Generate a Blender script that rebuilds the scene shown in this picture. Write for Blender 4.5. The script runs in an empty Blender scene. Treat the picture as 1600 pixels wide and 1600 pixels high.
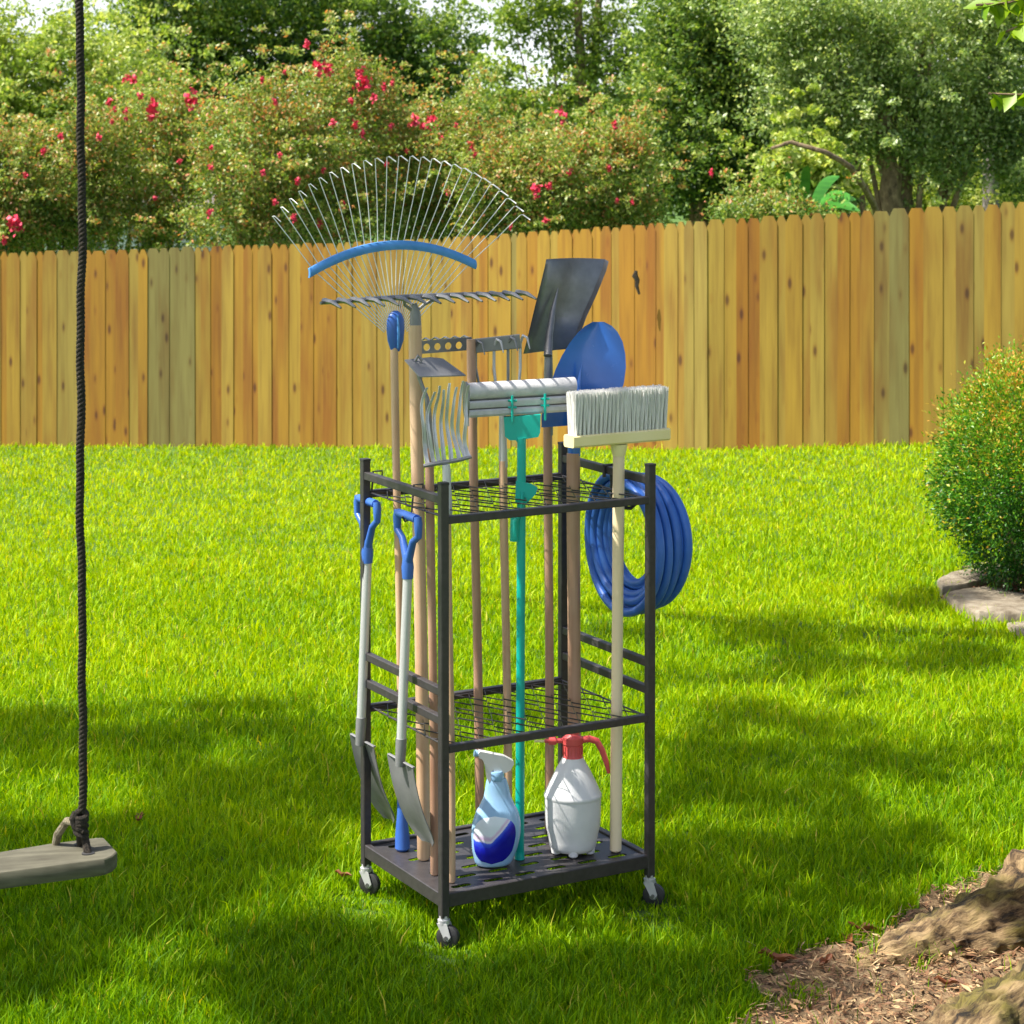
import bpy, bmesh, math, random
import numpy as np
from mathutils import Vector, Matrix
random.seed(7)
rng = np.random.default_rng(11)
R_ = math.radians
sc = bpy.context.scene
col = sc.collection

# ------------------------------------------------------------------ camera, sky, sun, exposure
FPX, HZ, EYE = 3500.0, 300.0, 1.945          # focal length and horizon row of the 1600 px photograph, eye height
cam_d = bpy.data.cameras.new('camera')
cam = bpy.data.objects.new('camera', cam_d); col.objects.link(cam)
cam.location = (0, 0, EYE); cam.rotation_euler = (R_(90), 0, 0)
cam_d.sensor_width = 36; cam_d.lens = 36 * FPX / 1600
cam_d.shift_y = -(800 - HZ) / 1600
cam_d.clip_start = 0.1; cam_d.clip_end = 2000
cam_d.dof.use_dof = True; cam_d.dof.focus_distance = 6.0; cam_d.dof.aperture_fstop = 12
sc.camera = cam

SUN = Vector((-0.50, -0.10, 0.86)).normalized()     # towards the sun
w = bpy.data.worlds.new('World'); sc.world = w; w.use_nodes = True
nt = w.node_tree; nt.nodes.clear()
sky = nt.nodes.new('ShaderNodeTexSky'); sky.sky_type = 'NISHITA'; sky.sun_disc = False
sky.sun_elevation = math.asin(SUN.z); sky.sun_rotation = math.atan2(SUN.x, SUN.y)
sky.air_density = 1.0; sky.dust_density = 4.0; sky.ozone_density = 1.0
bg = nt.nodes.new('ShaderNodeBackground'); bg.inputs[1].default_value = 0.10
wo = nt.nodes.new('ShaderNodeOutputWorld')
tcw = nt.nodes.new('ShaderNodeTexCoord'); spw = nt.nodes.new('ShaderNodeSeparateXYZ'); nt.links.new(tcw.outputs['Generated'], spw.inputs[0])
mrw = nt.nodes.new('ShaderNodeMapRange'); mrw.interpolation_type = 'SMOOTHSTEP'
mrw.inputs['From Min'].default_value = .02; mrw.inputs['From Max'].default_value = .22; mrw.inputs['To Min'].default_value = .9; mrw.inputs['To Max'].default_value = 0
nt.links.new(spw.outputs[2], mrw.inputs[0])                      # thin white summer haze low over the horizon
mxw = nt.nodes.new('ShaderNodeMixRGB'); mxw.inputs[2].default_value = (7.6, 8.0, 8.3, 1)
nt.links.new(mrw.outputs[0], mxw.inputs[0]); nt.links.new(sky.outputs[0], mxw.inputs[1])
nt.links.new(mxw.outputs[0], bg.inputs[0]); nt.links.new(bg.outputs[0], wo.inputs[0])
sd = bpy.data.lights.new('sun', 'SUN'); sd.energy = 5.0; sd.angle = R_(0.6); sd.color = (1.0, 0.95, 0.86)
so = bpy.data.objects.new('sun', sd); col.objects.link(so)
so.rotation_euler = SUN.to_track_quat('Z', 'Y').to_euler(); so.location = (-6, -2, 12)
sc.view_settings.view_transform = 'Standard'; sc.view_settings.look = 'None'
sc.view_settings.exposure = 1.05; sc.view_settings.gamma = 1
sc.cycles.use_denoising = True
sc.cycles.max_bounces = 6; sc.cycles.diffuse_bounces = 3; sc.cycles.glossy_bounces = 2
sc.cycles.transmission_bounces = 3; sc.cycles.transparent_max_bounces = 4

# ------------------------------------------------------------------ placing helpers
def P(u, v, d):
    """the point at distance d (along y) that stands at photo pixel (u, v)"""
    return Vector(((u - 800) / FPX * d, d, EYE - (v - HZ) / FPX * d))

FX = np.array([-9.0, -4.24, -2.30, -0.488, 1.34, 3.40, 8.0])          # the fence line: x
FY = np.array([20.3, 18.54, 17.90, 17.07, 15.64, 14.90, 13.3])       # its distance
FZ = np.array([-0.25, -0.158, -0.09, -0.006, 0.144, 0.281, 0.45])    # height of the ground under it
def ground_z(x, y):
    x = np.asarray(x, float); y = np.asarray(y, float)
    t = np.clip((y - 8) / 7.5, 0, 1); t = t * t * (3 - 2 * t)
    loc = np.interp(y, [3, 5.0, 5.77, 6.5, 7.5, 9], [-.02, -.018, 0.0, .022, .02, .0])
    far = np.interp(x, FX, FZ)
    k = np.clip((y - 22) / 20, 0, 1)
    return loc * (1 - t) + t * (far * (1 - k) + k * -0.25)
def on_ground(u, v):
    d = FPX * EYE / (v - HZ)
    for _ in range(6):
        x = (u - 800) / FPX * d
        d = FPX * (EYE - float(ground_z(x, d))) / (v - HZ)
    return Vector(((u - 800) / FPX * d, d, float(ground_z((u - 800) / FPX * d, d))))

# rack frame: origin at the foot of the front post
RO = Vector((-0.1756, 5.766, 0.0)); YAW = R_(29.49); TIL = R_(1.9)
RM = Matrix.Rotation(TIL, 3, 'X') @ Matrix.Rotation(YAW, 3, 'Z')
RW, RD = 0.630, 0.459
Z_TOP, Z_R1, Z_R2, Z_R3, Z_PB = 1.2035, 1.106, 0.515, 0.123, 0.080
AX, BX, ZX = RM @ Vector((1, 0, 0)), RM @ Vector((0, 1, 0)), RM @ Vector((0, 0, 1))
def K(a, b, z): return RO + RM @ Vector((a, b, z))
def on_shelf(u, v, z):
    o = Vector((0, 0, EYE)); dr = Vector(((u - 800) / FPX, 1, -(v - HZ) / FPX))
    return o + dr * ((K(0, 0, z) - o).dot(ZX) / dr.dot(ZX))

# ------------------------------------------------------------------ materials
MATS = {}
def N(t, ty, **kw):
    n = t.nodes.new(ty)
    for k, v in kw.items():
        if k in n.inputs: n.inputs[k].default_value = v
        else: setattr(n, k, v)
    return n
def new_mat(name):
    m = bpy.data.materials.new(name); m.use_nodes = True; t = m.node_tree
    b = t.nodes['Principled BSDF']; MATS[name] = m
    return m, t, b
def c4(c): return (c[0], c[1], c[2], 1.0)
def ramp(t, fac, stops):
    r = t.nodes.new('ShaderNodeValToRGB')
    while len(r.color_ramp.elements) < len(stops): r.color_ramp.elements.new(0.5)
    for e, (p, c) in zip(r.color_ramp.elements, stops): e.position = p; e.color = c4(c)
    t.links.new(fac, r.inputs[0]); return r
def noise(t, scale, detail=4, vec=None, stretch=None, rough=0.55):
    n = N(t, 'ShaderNodeTexNoise', Scale=scale, Detail=detail, Roughness=rough)
    if vec is None: vec = t.nodes.new('ShaderNodeTexCoord').outputs['Object']
    if stretch:
        mp = t.nodes.new('ShaderNodeMapping'); mp.inputs['Scale'].default_value = stretch
        t.links.new(vec, mp.inputs[0]); vec = mp.outputs[0]
    t.links.new(vec, n.inputs['Vector']); return n
def bump(t, b, h, s, dist=0.002):
    bn = N(t, 'ShaderNodeBump', Strength=s, Distance=dist)
    t.links.new(h, bn.inputs['Height']); t.links.new(bn.outputs[0], b.inputs['Normal'])

def simple(name, c1, c2, rough=0.5, metal=0.0, nscale=20, bs=0.15, coat=0.0, stretch=None, spec=0.5):
    m, t, b = new_mat(name)
    n = noise(t, nscale, 5, stretch=stretch)
    r = ramp(t, n.outputs[0], [(0.32, c1), (0.68, c2)])
    t.links.new(r.outputs[0], b.inputs['Base Color'])
    b.inputs['Roughness'].default_value = rough; b.inputs['Metallic'].default_value = metal
    b.inputs['Coat Weight'].default_value = coat; b.inputs['Specular IOR Level'].default_value = spec
    n2 = noise(t, nscale * 6, 3, stretch=stretch)
    rr = N(t, 'ShaderNodeMapRange'); rr.inputs['To Min'].default_value = max(0.05, rough - .1); rr.inputs['To Max'].default_value = min(1, rough + .12)
    t.links.new(n2.outputs[0], rr.inputs[0]); t.links.new(rr.outputs[0], b.inputs['Roughness'])
    if bs: bump(t, b, n2.outputs[0], bs)
    return m

simple('rack_paint', (.030, .027, .028), (.046, .041, .042), 0.42, 0.0, 60, 0.12)
simple('dark_steel', (.15, .15, .155), (.24, .24, .25), 0.34, 0.6, 14, 0.1)
simple('grey_steel', (.19, .19, .195), (.27, .27, .275), 0.42, 0.3, 12, 0.08)
simple('bright_steel', (.48, .48, .49), (.62, .62, .62), 0.3, 0.25, 30, 0.05, stretch=(1, 1, .1))
simple('wire_steel', (.66, .67, .65), (.80, .80, .78), 0.45, 0.1, 30, 0.0)
simple('blue_paint', (.022, .12, .46), (.035, .16, .56), 0.22, 0.0, 8, 0.06, 0.3)
simple('blue_plastic', (.035, .11, .42), (.05, .15, .50), 0.38, 0.0, 10, 0.05)
simple('brace_plastic', (.06, .24, .60), (.09, .31, .72), 0.42, 0.0, 25, 0.12)
simple('hose_rubber', (.03, .12, .46), (.045, .16, .56), 0.42, 0.0, 14, 0.08)
simple('teal_plastic', (.0, .36, .29), (.005, .43, .35), 0.35, 0.0, 10, 0.04)
simple('red_plastic', (.60, .07, .07), (.70, .10, .10), 0.4, 0.0, 10, 0.04)
simple('sponge_white', (.46, .455, .465), (.58, .57, .58), 0.8, 0.0, 40, 0.3)
simple('sponge_line', (.10, .09, .09), (.16, .15, .15), 0.6, 0.0, 40, 0.0)
simple('cream_wood', (.84, .72, .34), (.90, .80, .44), 0.5, 0.0, 9, 0.06, stretch=(1, 1, .12))
simple('pale_pole', (.80, .63, .38), (.90, .74, .50), 0.45, 0.0, 24, 0.06, stretch=(1, 1, .05))
simple('bristle', (.80, .78, .74), (.96, .95, .92), 0.6, 0.0, 200, 0.0, stretch=(1, 1, .03))
simple('bottle_blue', (.26, .48, .74), (.36, .58, .82), 0.22, 0.0, 6, 0.02, 0.4)
simple('white_plastic', (.64, .64, .65), (.70, .70, .70), 0.35, 0.0, 8, 0.03)
simple('tank_plastic', (.64, .64, .65), (.76, .76, .76), 0.4, 0.0, 9, 0.06)
simple('wheel_rubber', (.018, .018, .019), (.035, .034, .034), 0.6, 0.0, 40, 0.1)
simple('pole_grey', (.16, .14, .14), (.26, .23, .22), 0.8, 0.0, 4, 0.3, stretch=(3, 3, .3))
simple('house_wall', (.60, .66, .68), (.72, .77, .78), 0.8, 0.0, 3, 0.05)
simple('house_roof', (.12, .10, .09), (.20, .17, .15), 0.85, 0.0, 9, 0.2)
simple('window_glass', (.05, .06, .07), (.09, .10, .11), 0.12, 0.0, 2, 0.0)
simple('brown_leaf', (.11, .028, .008), (.24, .075, .018), 0.6, 0.0, 30, 0.2)
simple('banana_leaf', (.03, .16, .02), (.07, .28, .03), 0.35, 0.0, 6, 0.2, stretch=(1, 1, 5))
simple('red_petal', (.62, .02, .07), (.80, .05, .12), 0.6, 0.0, 30, 0.0)

def wood_mat(name, c1, c2, cd, rough=0.5, st=(1, 1, .035)):
    m, t, b = new_mat(name)
    g = noise(t, 60, 6, stretch=st); k = noise(t, 9, 3, stretch=(1, 1, .6))
    mx = N(t, 'ShaderNodeMath', operation='MULTIPLY_ADD'); mx.inputs[1].default_value = 0.55
    t.links.new(g.outputs[0], mx.inputs[0]); 
    m2 = N(t, 'ShaderNodeMath', operation='MULTIPLY'); m2.inputs[1].default_value = 0.45
    t.links.new(k.outputs[0], m2.inputs[0]); t.links.new(m2.outputs[0], mx.inputs[2])
    r = ramp(t, mx.outputs[0], [(0.30, cd), (0.44, c1), (0.62, c2)])
    t.links.new(r.outputs[0], b.inputs['Base Color']); b.inputs['Roughness'].default_value = rough
    bump(t, b, g.outputs[0], 0.25, .001); return m
wood_mat('handle_wood', (.54, .34, .20), (.66, .46, .29), (.34, .18, .10))
wood_mat('dark_handle', (.38, .215, .135), (.48, .30, .20), (.26, .13, .075))
wood_mat('swing_wood', (.060, .055, .034), (.105, .098, .066), (.026, .018, .009), 0.85, (.05, 1, 1.6))

def attr_mat(name, stops, rough=0.5, trans=0.35, tcol=(1.0, 1.0, .45), spec=0.4, nscale=None):
    """foliage: colour from each leaf's own tint, some light passes through"""
    m, t, b = new_mat(name)
    a = N(t, 'ShaderNodeAttribute', attribute_name='tint')
    r = ramp(t, a.outputs['Fac'], stops)
    t.links.new(r.outputs[0], b.inputs['Base Color']); b.inputs['Roughness'].default_value = rough
    b.inputs['Specular IOR Level'].default_value = spec
    if trans:
        tr = t.nodes.new('ShaderNodeBsdfTranslucent')
        mm = N(t, 'ShaderNodeMixRGB', blend_type='MULTIPLY'); mm.inputs[0].default_value = 1; mm.inputs[2].default_value = c4(tcol)
        t.links.new(r.outputs[0], mm.inputs[1]); t.links.new(mm.outputs[0], tr.inputs[0])
        ms = t.nodes.new('ShaderNodeMixShader'); ms.inputs[0].default_value = trans
        t.links.new(b.outputs[0], ms.inputs[1]); t.links.new(tr.outputs[0], ms.inputs[2])
        t.links.new(ms.outputs[0], t.nodes['Material Output'].inputs[0])
    return m
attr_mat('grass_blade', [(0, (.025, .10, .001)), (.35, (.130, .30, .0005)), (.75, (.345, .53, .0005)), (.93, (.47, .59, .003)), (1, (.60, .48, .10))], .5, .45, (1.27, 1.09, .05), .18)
attr_mat('leaf_green', [(0, (.05, .11, .015)), (.5, (.20, .31, .04)), (.85, (.40, .52, .08)), (1, (.58, .62, .20))], .45, .5, spec=.6)  # tree leaf ramps are brightened in place of haze in the air
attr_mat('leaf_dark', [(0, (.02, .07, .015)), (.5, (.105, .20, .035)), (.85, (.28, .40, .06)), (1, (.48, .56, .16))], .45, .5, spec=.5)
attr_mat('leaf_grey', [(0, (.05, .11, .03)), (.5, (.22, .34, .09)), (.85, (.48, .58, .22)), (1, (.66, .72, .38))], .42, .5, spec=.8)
attr_mat('leaf_myrtle', [(0, (.03, .085, .012)), (.4, (.155, .27, .045)), (.76, (.37, .45, .10)), (.91, (.62, .54, .24)), (1, (.62, .24, .10))], .42, .45, spec=.5)
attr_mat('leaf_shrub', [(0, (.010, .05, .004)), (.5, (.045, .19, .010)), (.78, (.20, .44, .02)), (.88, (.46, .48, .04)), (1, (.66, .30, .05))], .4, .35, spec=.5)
attr_mat('leaf_shade', [(0, (.04, .13, .008)), (.6, (.15, .30, .008)), (1, (.34, .48, .015))], .4, .45, spec=.4)
attr_mat('litter', [(0, (.10, .045, .02)), (.4, (.20, .10, .045)), (.75, (.33, .20, .09)), (1, (.50, .37, .20))], .7, 0)

def bark_mat(name, c1, c2, c3, scale=18):
    m, t, b = new_mat(name)
    n = noise(t, scale, 8, rough=.7, stretch=(1, 1, .45)); n2 = noise(t, scale * .25, 3)
    r = ramp(t, n.outputs[0], [(.34, c1), (.5, c2), (.68, c3)])
    t.links.new(r.outputs[0], b.inputs['Base Color']); b.inputs['Roughness'].default_value = .9
    bump(t, b, n.outputs[0], .9, .02); return m
bark_mat('bark', (.06, .04, .025), (.20, .14, .08), (.36, .27, .16))
def root_mat():
    m, t, b = new_mat('root_bark')
    tc = t.nodes.new('ShaderNodeTexCoord')
    at = N(t, 'ShaderNodeAttribute', attribute_name='grain')
    mp = t.nodes.new('ShaderNodeMapping'); mp.inputs['Scale'].default_value = (1, 1, .22)
    t.links.new(at.outputs['Vector'], mp.inputs[0])
    n = noise(t, 30, 10, vec=mp.outputs[0], rough=.74); n2 = noise(t, 5, 4)
    r = ramp(t, n.outputs[0], [(.40, (.020, .012, .006)), (.47, (.15, .092, .040)), (.57, (.36, .25, .12))])
    r2 = ramp(t, n2.outputs[0], [(.48, (1, 1, 1)), (.60, (.48, .56, .22))])
    mm = N(t, 'ShaderNodeMixRGB', blend_type='MULTIPLY'); mm.inputs[0].default_value = 1
    t.links.new(r.outputs[0], mm.inputs[1]); t.links.new(r2.outputs[0], mm.inputs[2])
    t.links.new(mm.outputs[0], b.inputs['Base Color']); b.inputs['Roughness'].default_value = .9
    bump(t, b, n.outputs[0], 1.0, .025)
root_mat()
bark_mat('rope_fibre', (.010, .008, .005), (.03, .022, .014), (.07, .05, .03), 160)
bark_mat('rope_end', (.14, .11, .06), (.28, .24, .15), (.40, .35, .24), 120)
bark_mat('flagstone', (.11, .085, .055), (.20, .165, .115), (.30, .265, .20), 14)

def fence_mat():
    m, t, b = new_mat('fence_wood')
    a = N(t, 'ShaderNodeAttribute', attribute_name='tint'); off = N(t, 'ShaderNodeAttribute', attribute_name='offs')
    tc = t.nodes.new('ShaderNodeTexCoord')
    add = N(t, 'ShaderNodeVectorMath', operation='ADD'); cb = t.nodes.new('ShaderNodeCombineXYZ')
    t.links.new(off.outputs['Fac'], cb.inputs[2]); t.links.new(tc.outputs['Object'], add.inputs[0]); t.links.new(cb.outputs[0], add.inputs[1])
    g = noise(t, 28, 6, vec=add.outputs[0], stretch=(1, 1, .05))
    big = noise(t, 2.2, 3, vec=add.outputs[0], stretch=(2.5, 2.5, .35))
    base = ramp(t, a.outputs['Fac'], [(0, (.17, .150, .042)), (.16, (.21, .165, .034)), (.3, (.28, .195, .028)), (.55, (.295, .182, .015)), (.78, (.285, .148, .006)), (1, (.25, .108, .002))])
    gr = ramp(t, g.outputs[0], [(.30, (.70, .62, .50)), (.5, (.95, .94, .9)), (.7, (1.08, 1.08, 1.06))])
    st = ramp(t, big.outputs[0], [(.36, (1.12, 1.12, 1.15)), (.5, (.95, .92, .85)), (.66, (.74, .50, .26))])
    m1 = N(t, 'ShaderNodeMixRGB', blend_type='MULTIPLY'); m1.inputs[0].default_value = .8
    m2 = N(t, 'ShaderNodeMixRGB', blend_type='MULTIPLY'); m2.inputs[0].default_value = .8
    t.links.new(base.outputs[0], m1.inputs[1]); t.links.new(gr.outputs[0], m1.inputs[2])
    t.links.new(m1.outputs[0], m2.inputs[1]); t.links.new(st.outputs[0], m2.inputs[2])
    # knots
    vm = t.nodes.new('ShaderNodeMapping'); vm.inputs['Scale'].default_value = (9.5, 5, 3.4)
    t.links.new(add.outputs[0], vm.inputs[0])
    vo = N(t, 'ShaderNodeTexVoronoi', feature='F1', Scale=1.0); t.links.new(vm.outputs[0], vo.inputs['Vector'])
    kr = ramp(t, vo.outputs['Distance'], [(0.0, (.20, .11, .04)), (.085, (.34, .20, .07)), (.16, (.9, .8, .66)), (.24, (1, 1, 1))])
    m3 = N(t, 'ShaderNodeMixRGB', blend_type='MULTIPLY'); m3.inputs[0].default_value = .9
    t.links.new(m2.outputs[0], m3.inputs[1]); t.links.new(kr.outputs[0], m3.inputs[2])
    t.links.new(m3.outputs[0], b.inputs['Base Color']); b.inputs['Roughness'].default_value = .75
    bump(t, b, g.outputs[0], .35, .003)
fence_mat()

def ground_mat():
    m, t, b = new_mat('lawn_soil')
    a = N(t, 'ShaderNodeAttribute', attribute_name='tint')
    n = noise(t, 30, 8, rough=.7); n2 = noise(t, 3, 4)
    so_ = ramp(t, n.outputs[0], [(.32, (.06, .035, .016)), (.52, (.20, .13, .065)), (.68, (.40, .30, .17))])
    gr = ramp(t, n.outputs[0], [(.30, (.018, .05, .003)), (.6, (.07, .15, .005)), (.75, (.16, .26, .008))])
    mx = t.nodes.new('ShaderNodeMixRGB'); t.links.new(a.outputs['Fac'], mx.inputs[0])
    t.links.new(gr.outputs[0], mx.inputs[1]); t.links.new(so_.outputs[0], mx.inputs[2])
    t.links.new(mx.outputs[0], b.inputs['Base Color']); b.inputs['Roughness'].default_value = .95
    bump(t, b, n.outputs[0], .8, .02)
ground_mat()

def label_mat():
    """bottle label: white cloud, pink wisp and a deep blue breaking wave"""
    m, t, b = new_mat('bottle_label')
    tc = t.nodes.new('ShaderNodeTexCoord'); sp = t.nodes.new('ShaderNodeSeparateXYZ')
    t.links.new(tc.outputs['UV'], sp.inputs[0])
    nz = noise(t, 5, 3, vec=tc.outputs['UV'])
    def math_(op, a_, b_):
        n = N(t, 'ShaderNodeMath', operation=op)
        for i, q in enumerate((a_, b_)):
            if isinstance(q, (int, float)): n.inputs[i].default_value = q
            else: t.links.new(q, n.inputs[i])
        return n.outputs[0]
    # wave line: v < 0.42 + something rising to the right
    xx = math_('SUBTRACT', sp.outputs[0], .45)
    cub = math_('MULTIPLY', math_('MULTIPLY', xx, xx), 1.5)
    line = math_('ADD', math_('MULTIPLY', math_('GREATER_THAN', xx, 0.0), math_('MULTIPLY', xx, 1.0)), math_('ADD', .42, math_('MULTIPLY', cub, .2)))
    f = math_('SUBTRACT', math_('ADD', line, math_('MULTIPLY', nz.outputs[0], .12)), sp.outputs[1])
    r = ramp(t, math_('ADD', math_('MULTIPLY', f, 1.6), .5), [(.30, (.80, .88, .95)), (.42, (.70, .50, .74)), (.52, (.85, .85, .95)), (.58, (.05, .12, .80)), (.75, (.012, .02, .55)), (1, (.006, .006, .30))])
    t.links.new(r.outputs[0], b.inputs['Base Color']); b.inputs['Roughness'].default_value = .25
label_mat()
M = MATS

# ------------------------------------------------------------------ mesh helpers
def tag(o, label=None, cat=None, group=None, kind=None):
    if label: o['label'] = label
    if cat: o['category'] = cat
    if group: o['group'] = group
    if kind: o['kind'] = kind
    return o
def empty(name, loc, label, cat, group=None):
    o = bpy.data.objects.new(name, None); o.location = loc; o.empty_display_size = .1
    col.objects.link(o); return tag(o, label, cat, group)
def world_loc(o):
    v = Vector((0, 0, 0))
    while o: v = v + o.location; o = o.parent
    return v
class MB:
    def __init__(s): s.v = []; s.f = []
    def add(s, vs, fs):
        n = len(s.v); s.v += [tuple(v) for v in vs]; s.f += [tuple(i + n for i in f) for f in fs]; return s
    def box(s, c, ax, ay, az, bev=0.0):
        """box by centre and three half-extent vectors, chamfered along its long edges when bev > 0"""
        c, ax, ay, az = Vector(c), Vector(ax), Vector(ay), Vector(az)
        if bev <= 0:
            vs = [c + ax * i + ay * j + az * k for i in (-1, 1) for j in (-1, 1) for k in (-1, 1)]
            return s.add(vs, [(0, 1, 3, 2), (4, 6, 7, 5), (0, 4, 5, 1), (2, 3, 7, 6), (0, 2, 6, 4), (1, 5, 7, 3)])
        ux, uy = ax.normalized(), ay.normalized()
        pr = []
        for sx, sy, o1 in ((1, 1, 0), (-1, 1, 1), (-1, -1, 0), (1, -1, 1)):
            pa = ax * sx + ay * (sy) - uy * sy * bev; pb = ax * sx - ux * sx * bev + ay * sy
            pr += ([pa, pb] if not o1 else [pb, pa])
        lo = [c - az + p for p in pr]; hi = [c + az + p for p in pr]; n = len(pr)
        fs = [tuple(range(n))[::-1], tuple(range(n, 2 * n))] + [(i, (i + 1) % n, n + (i + 1) % n, n + i) for i in range(n)]
        return s.add(lo + hi, fs)
    def bar(s, p, q, wx, wy, up=(0, 0, 1), bev=.002):
        p, q = Vector(p), Vector(q); d = (q - p); z = d.normalized(); x = Vector(up).cross(z)
        if x.length < 1e-4: x = Vector((1, 0, 0)).cross(z)
        x.normalize(); y = z.cross(x)
        return s.box((p + q) / 2, x * wx / 2, y * wy / 2, d / 2, bev)
    def tube(s, pts, r, n=10, closed=False, caps=True, ref=None, flat=1.0):
        pts = [Vector(p) for p in pts]; m = len(pts)
        rs = [r] * m if isinstance(r, (int, float)) else list(r)
        base = len(s.v); vs = []; prev = Vector(ref) if ref else None
        for i, p in enumerate(pts):
            if closed: t = pts[(i + 1) % m] - pts[i - 1]
            else: t = pts[min(i + 1, m - 1)] - pts[max(i - 1, 0)]
            t = t.normalized()
            if prev is None: prev = t.cross(Vector((0.3, 0.9, .2))) if abs(t.z) > .6 else t.cross(Vector((0, 0, 1)))
            x = (prev - t * prev.dot(t)).normalized(); y = t.cross(x); prev = x
            for k in range(n):
                a = 2 * math.pi * k / n; vs.append(p + x * math.cos(a) * rs[i] + y * math.sin(a) * rs[i] * flat)
        fs = []
        for i in range(m if closed else m - 1):
            j = (i + 1) % m
            for k in range(n): fs.append((i * n + k, i * n + (k + 1) % n, j * n + (k + 1) % n, j * n + k))
        if caps and not closed: fs += [tuple(range(n))[::-1], tuple((m - 1) * n + k for k in range(n))]
        return s.add(vs, fs)
    def lathe(s, base, prof, n=28, sx=1.0, sy=1.0, xax=(1, 0, 0), yax=(0, 1, 0), shift=None):
        """profile of (radius, height); elliptical when sx != sy; shift(h) moves a ring sideways"""
        base = Vector(base); xa, ya = Vector(xax), Vector(yax); vs = []
        for r, h in prof:
            o = shift(h) if shift else Vector((0, 0, 0))
            for k in range(n):
                a = 2 * math.pi * k / n; vs.append(base + o + Vector((0, 0, h)) + xa * math.cos(a) * r * sx + ya * math.sin(a) * r * sy)
        m = len(prof)
        fs = [(i * n + k, i * n + (k + 1) % n, (i + 1) * n + (k + 1) % n, (i + 1) * n + k) for i in range(m - 1) for k in range(n)]
        fs += [tuple(range(n))[::-1], tuple((m - 1) * n + k for k in range(n))]
        return s.add(vs, fs)
    def prism(s, pts, off):
        pts = [Vector(p) for p in pts]; off = Vector(off); n = len(pts)
        return s.add(pts + [p + off for p in pts], [tuple(range(n))[::-1], tuple(range(n, 2 * n))] + [(i, (i + 1) % n, n + (i + 1) % n, n + i) for i in range(n)])
    def sheet(s, rows, off):
        """thick sheet from a grid of points; off(i, j) or vector gives the thickness"""
        m, n = len(rows), len(rows[0]); A = [Vector(p) for r in rows for p in r]; off = Vector(off)
        B = [p + off for p in A]; q = m * n; fs = []
        for i in range(m - 1):
            for j in range(n - 1):
                a, b, c, d = i * n + j, i * n + j + 1, (i + 1) * n + j + 1, (i + 1) * n + j
                fs += [(a, b, c, d), (q + d, q + c, q + b, q + a)]
        edge = [(0, j) for j in range(n)] + [(i, n - 1) for i in range(1, m)] + [(m - 1, j) for j in range(n - 2, -1, -1)] + [(i, 0) for i in range(m - 2, 0, -1)]
        e = [i * n + j for i, j in edge]
        for k in range(len(e)): fs.append((e[k], q + e[k], q + e[(k + 1) % len(e)], e[(k + 1) % len(e)]))
        return s.add(A + B, fs)
    def build(s, name, mat, parent=None, angle=35, smooth=True):
        me = bpy.data.meshes.new(name); o_ = world_loc(parent)
        me.from_pydata([(v[0] - o_.x, v[1] - o_.y, v[2] - o_.z) for v in s.v], [], s.f); me.update()
        bm = bmesh.new(); bm.from_mesh(me); bmesh.ops.recalc_face_normals(bm, faces=bm.faces); bm.to_mesh(me); bm.free()
        if smooth: me.shade_smooth(); me.set_sharp_from_angle(angle=R_(angle))
        me.materials.append(M[mat]); ob = bpy.data.objects.new(name, me); col.objects.link(ob)
        if parent: ob.parent = parent
        return ob
def plate_holes(outer, holes, fn, th):
    """plate with holes: outer and holes as lists of (x, y); fn maps (x, y, h) to a point"""
    bm = bmesh.new(); edges = []; loops = []
    for lp in [outer] + holes:
        vs = [bm.verts.new((x, y, 0)) for x, y in lp]; loops.append(vs)
        edges += [bm.edges.new((vs[i], vs[(i + 1) % len(vs)])) for i in range(len(vs))]
    bmesh.ops.triangle_fill(bm, edges=edges, use_beauty=True, use_dissolve=False)
    bm.verts.index_update(); base = [v.co.copy() for v in bm.verts]; n = len(base)
    fs = [tuple(v.index for v in f.verts) for f in bm.faces]
    out = [tuple(i for i in f) for f in fs] + [tuple(i + n for i in f[::-1]) for f in fs]
    for vs in loops:
        for i in range(len(vs)):
            a, b = vs[i].index, vs[(i + 1) % len(vs)].index; out.append((a, b, b + n, a + n))
    bm.free(); mb = MB()
    mb.add([fn(c.x, c.y, 0) for c in base] + [fn(c.x, c.y, th) for c in base], out); return mb
def oval(cx, cy, hx, hy, n=12):
    r = min(hx, hy); pts = []
    for k in range(n):
        a = 2 * math.pi * k / n; x, y = math.cos(a) * r, math.sin(a) * r
        pts.append((cx + x + (hx - r) * (1 if x > 0 else -1), cy + y + (hy - r) * (1 if y > 0 else -1)))
    return pts
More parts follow.
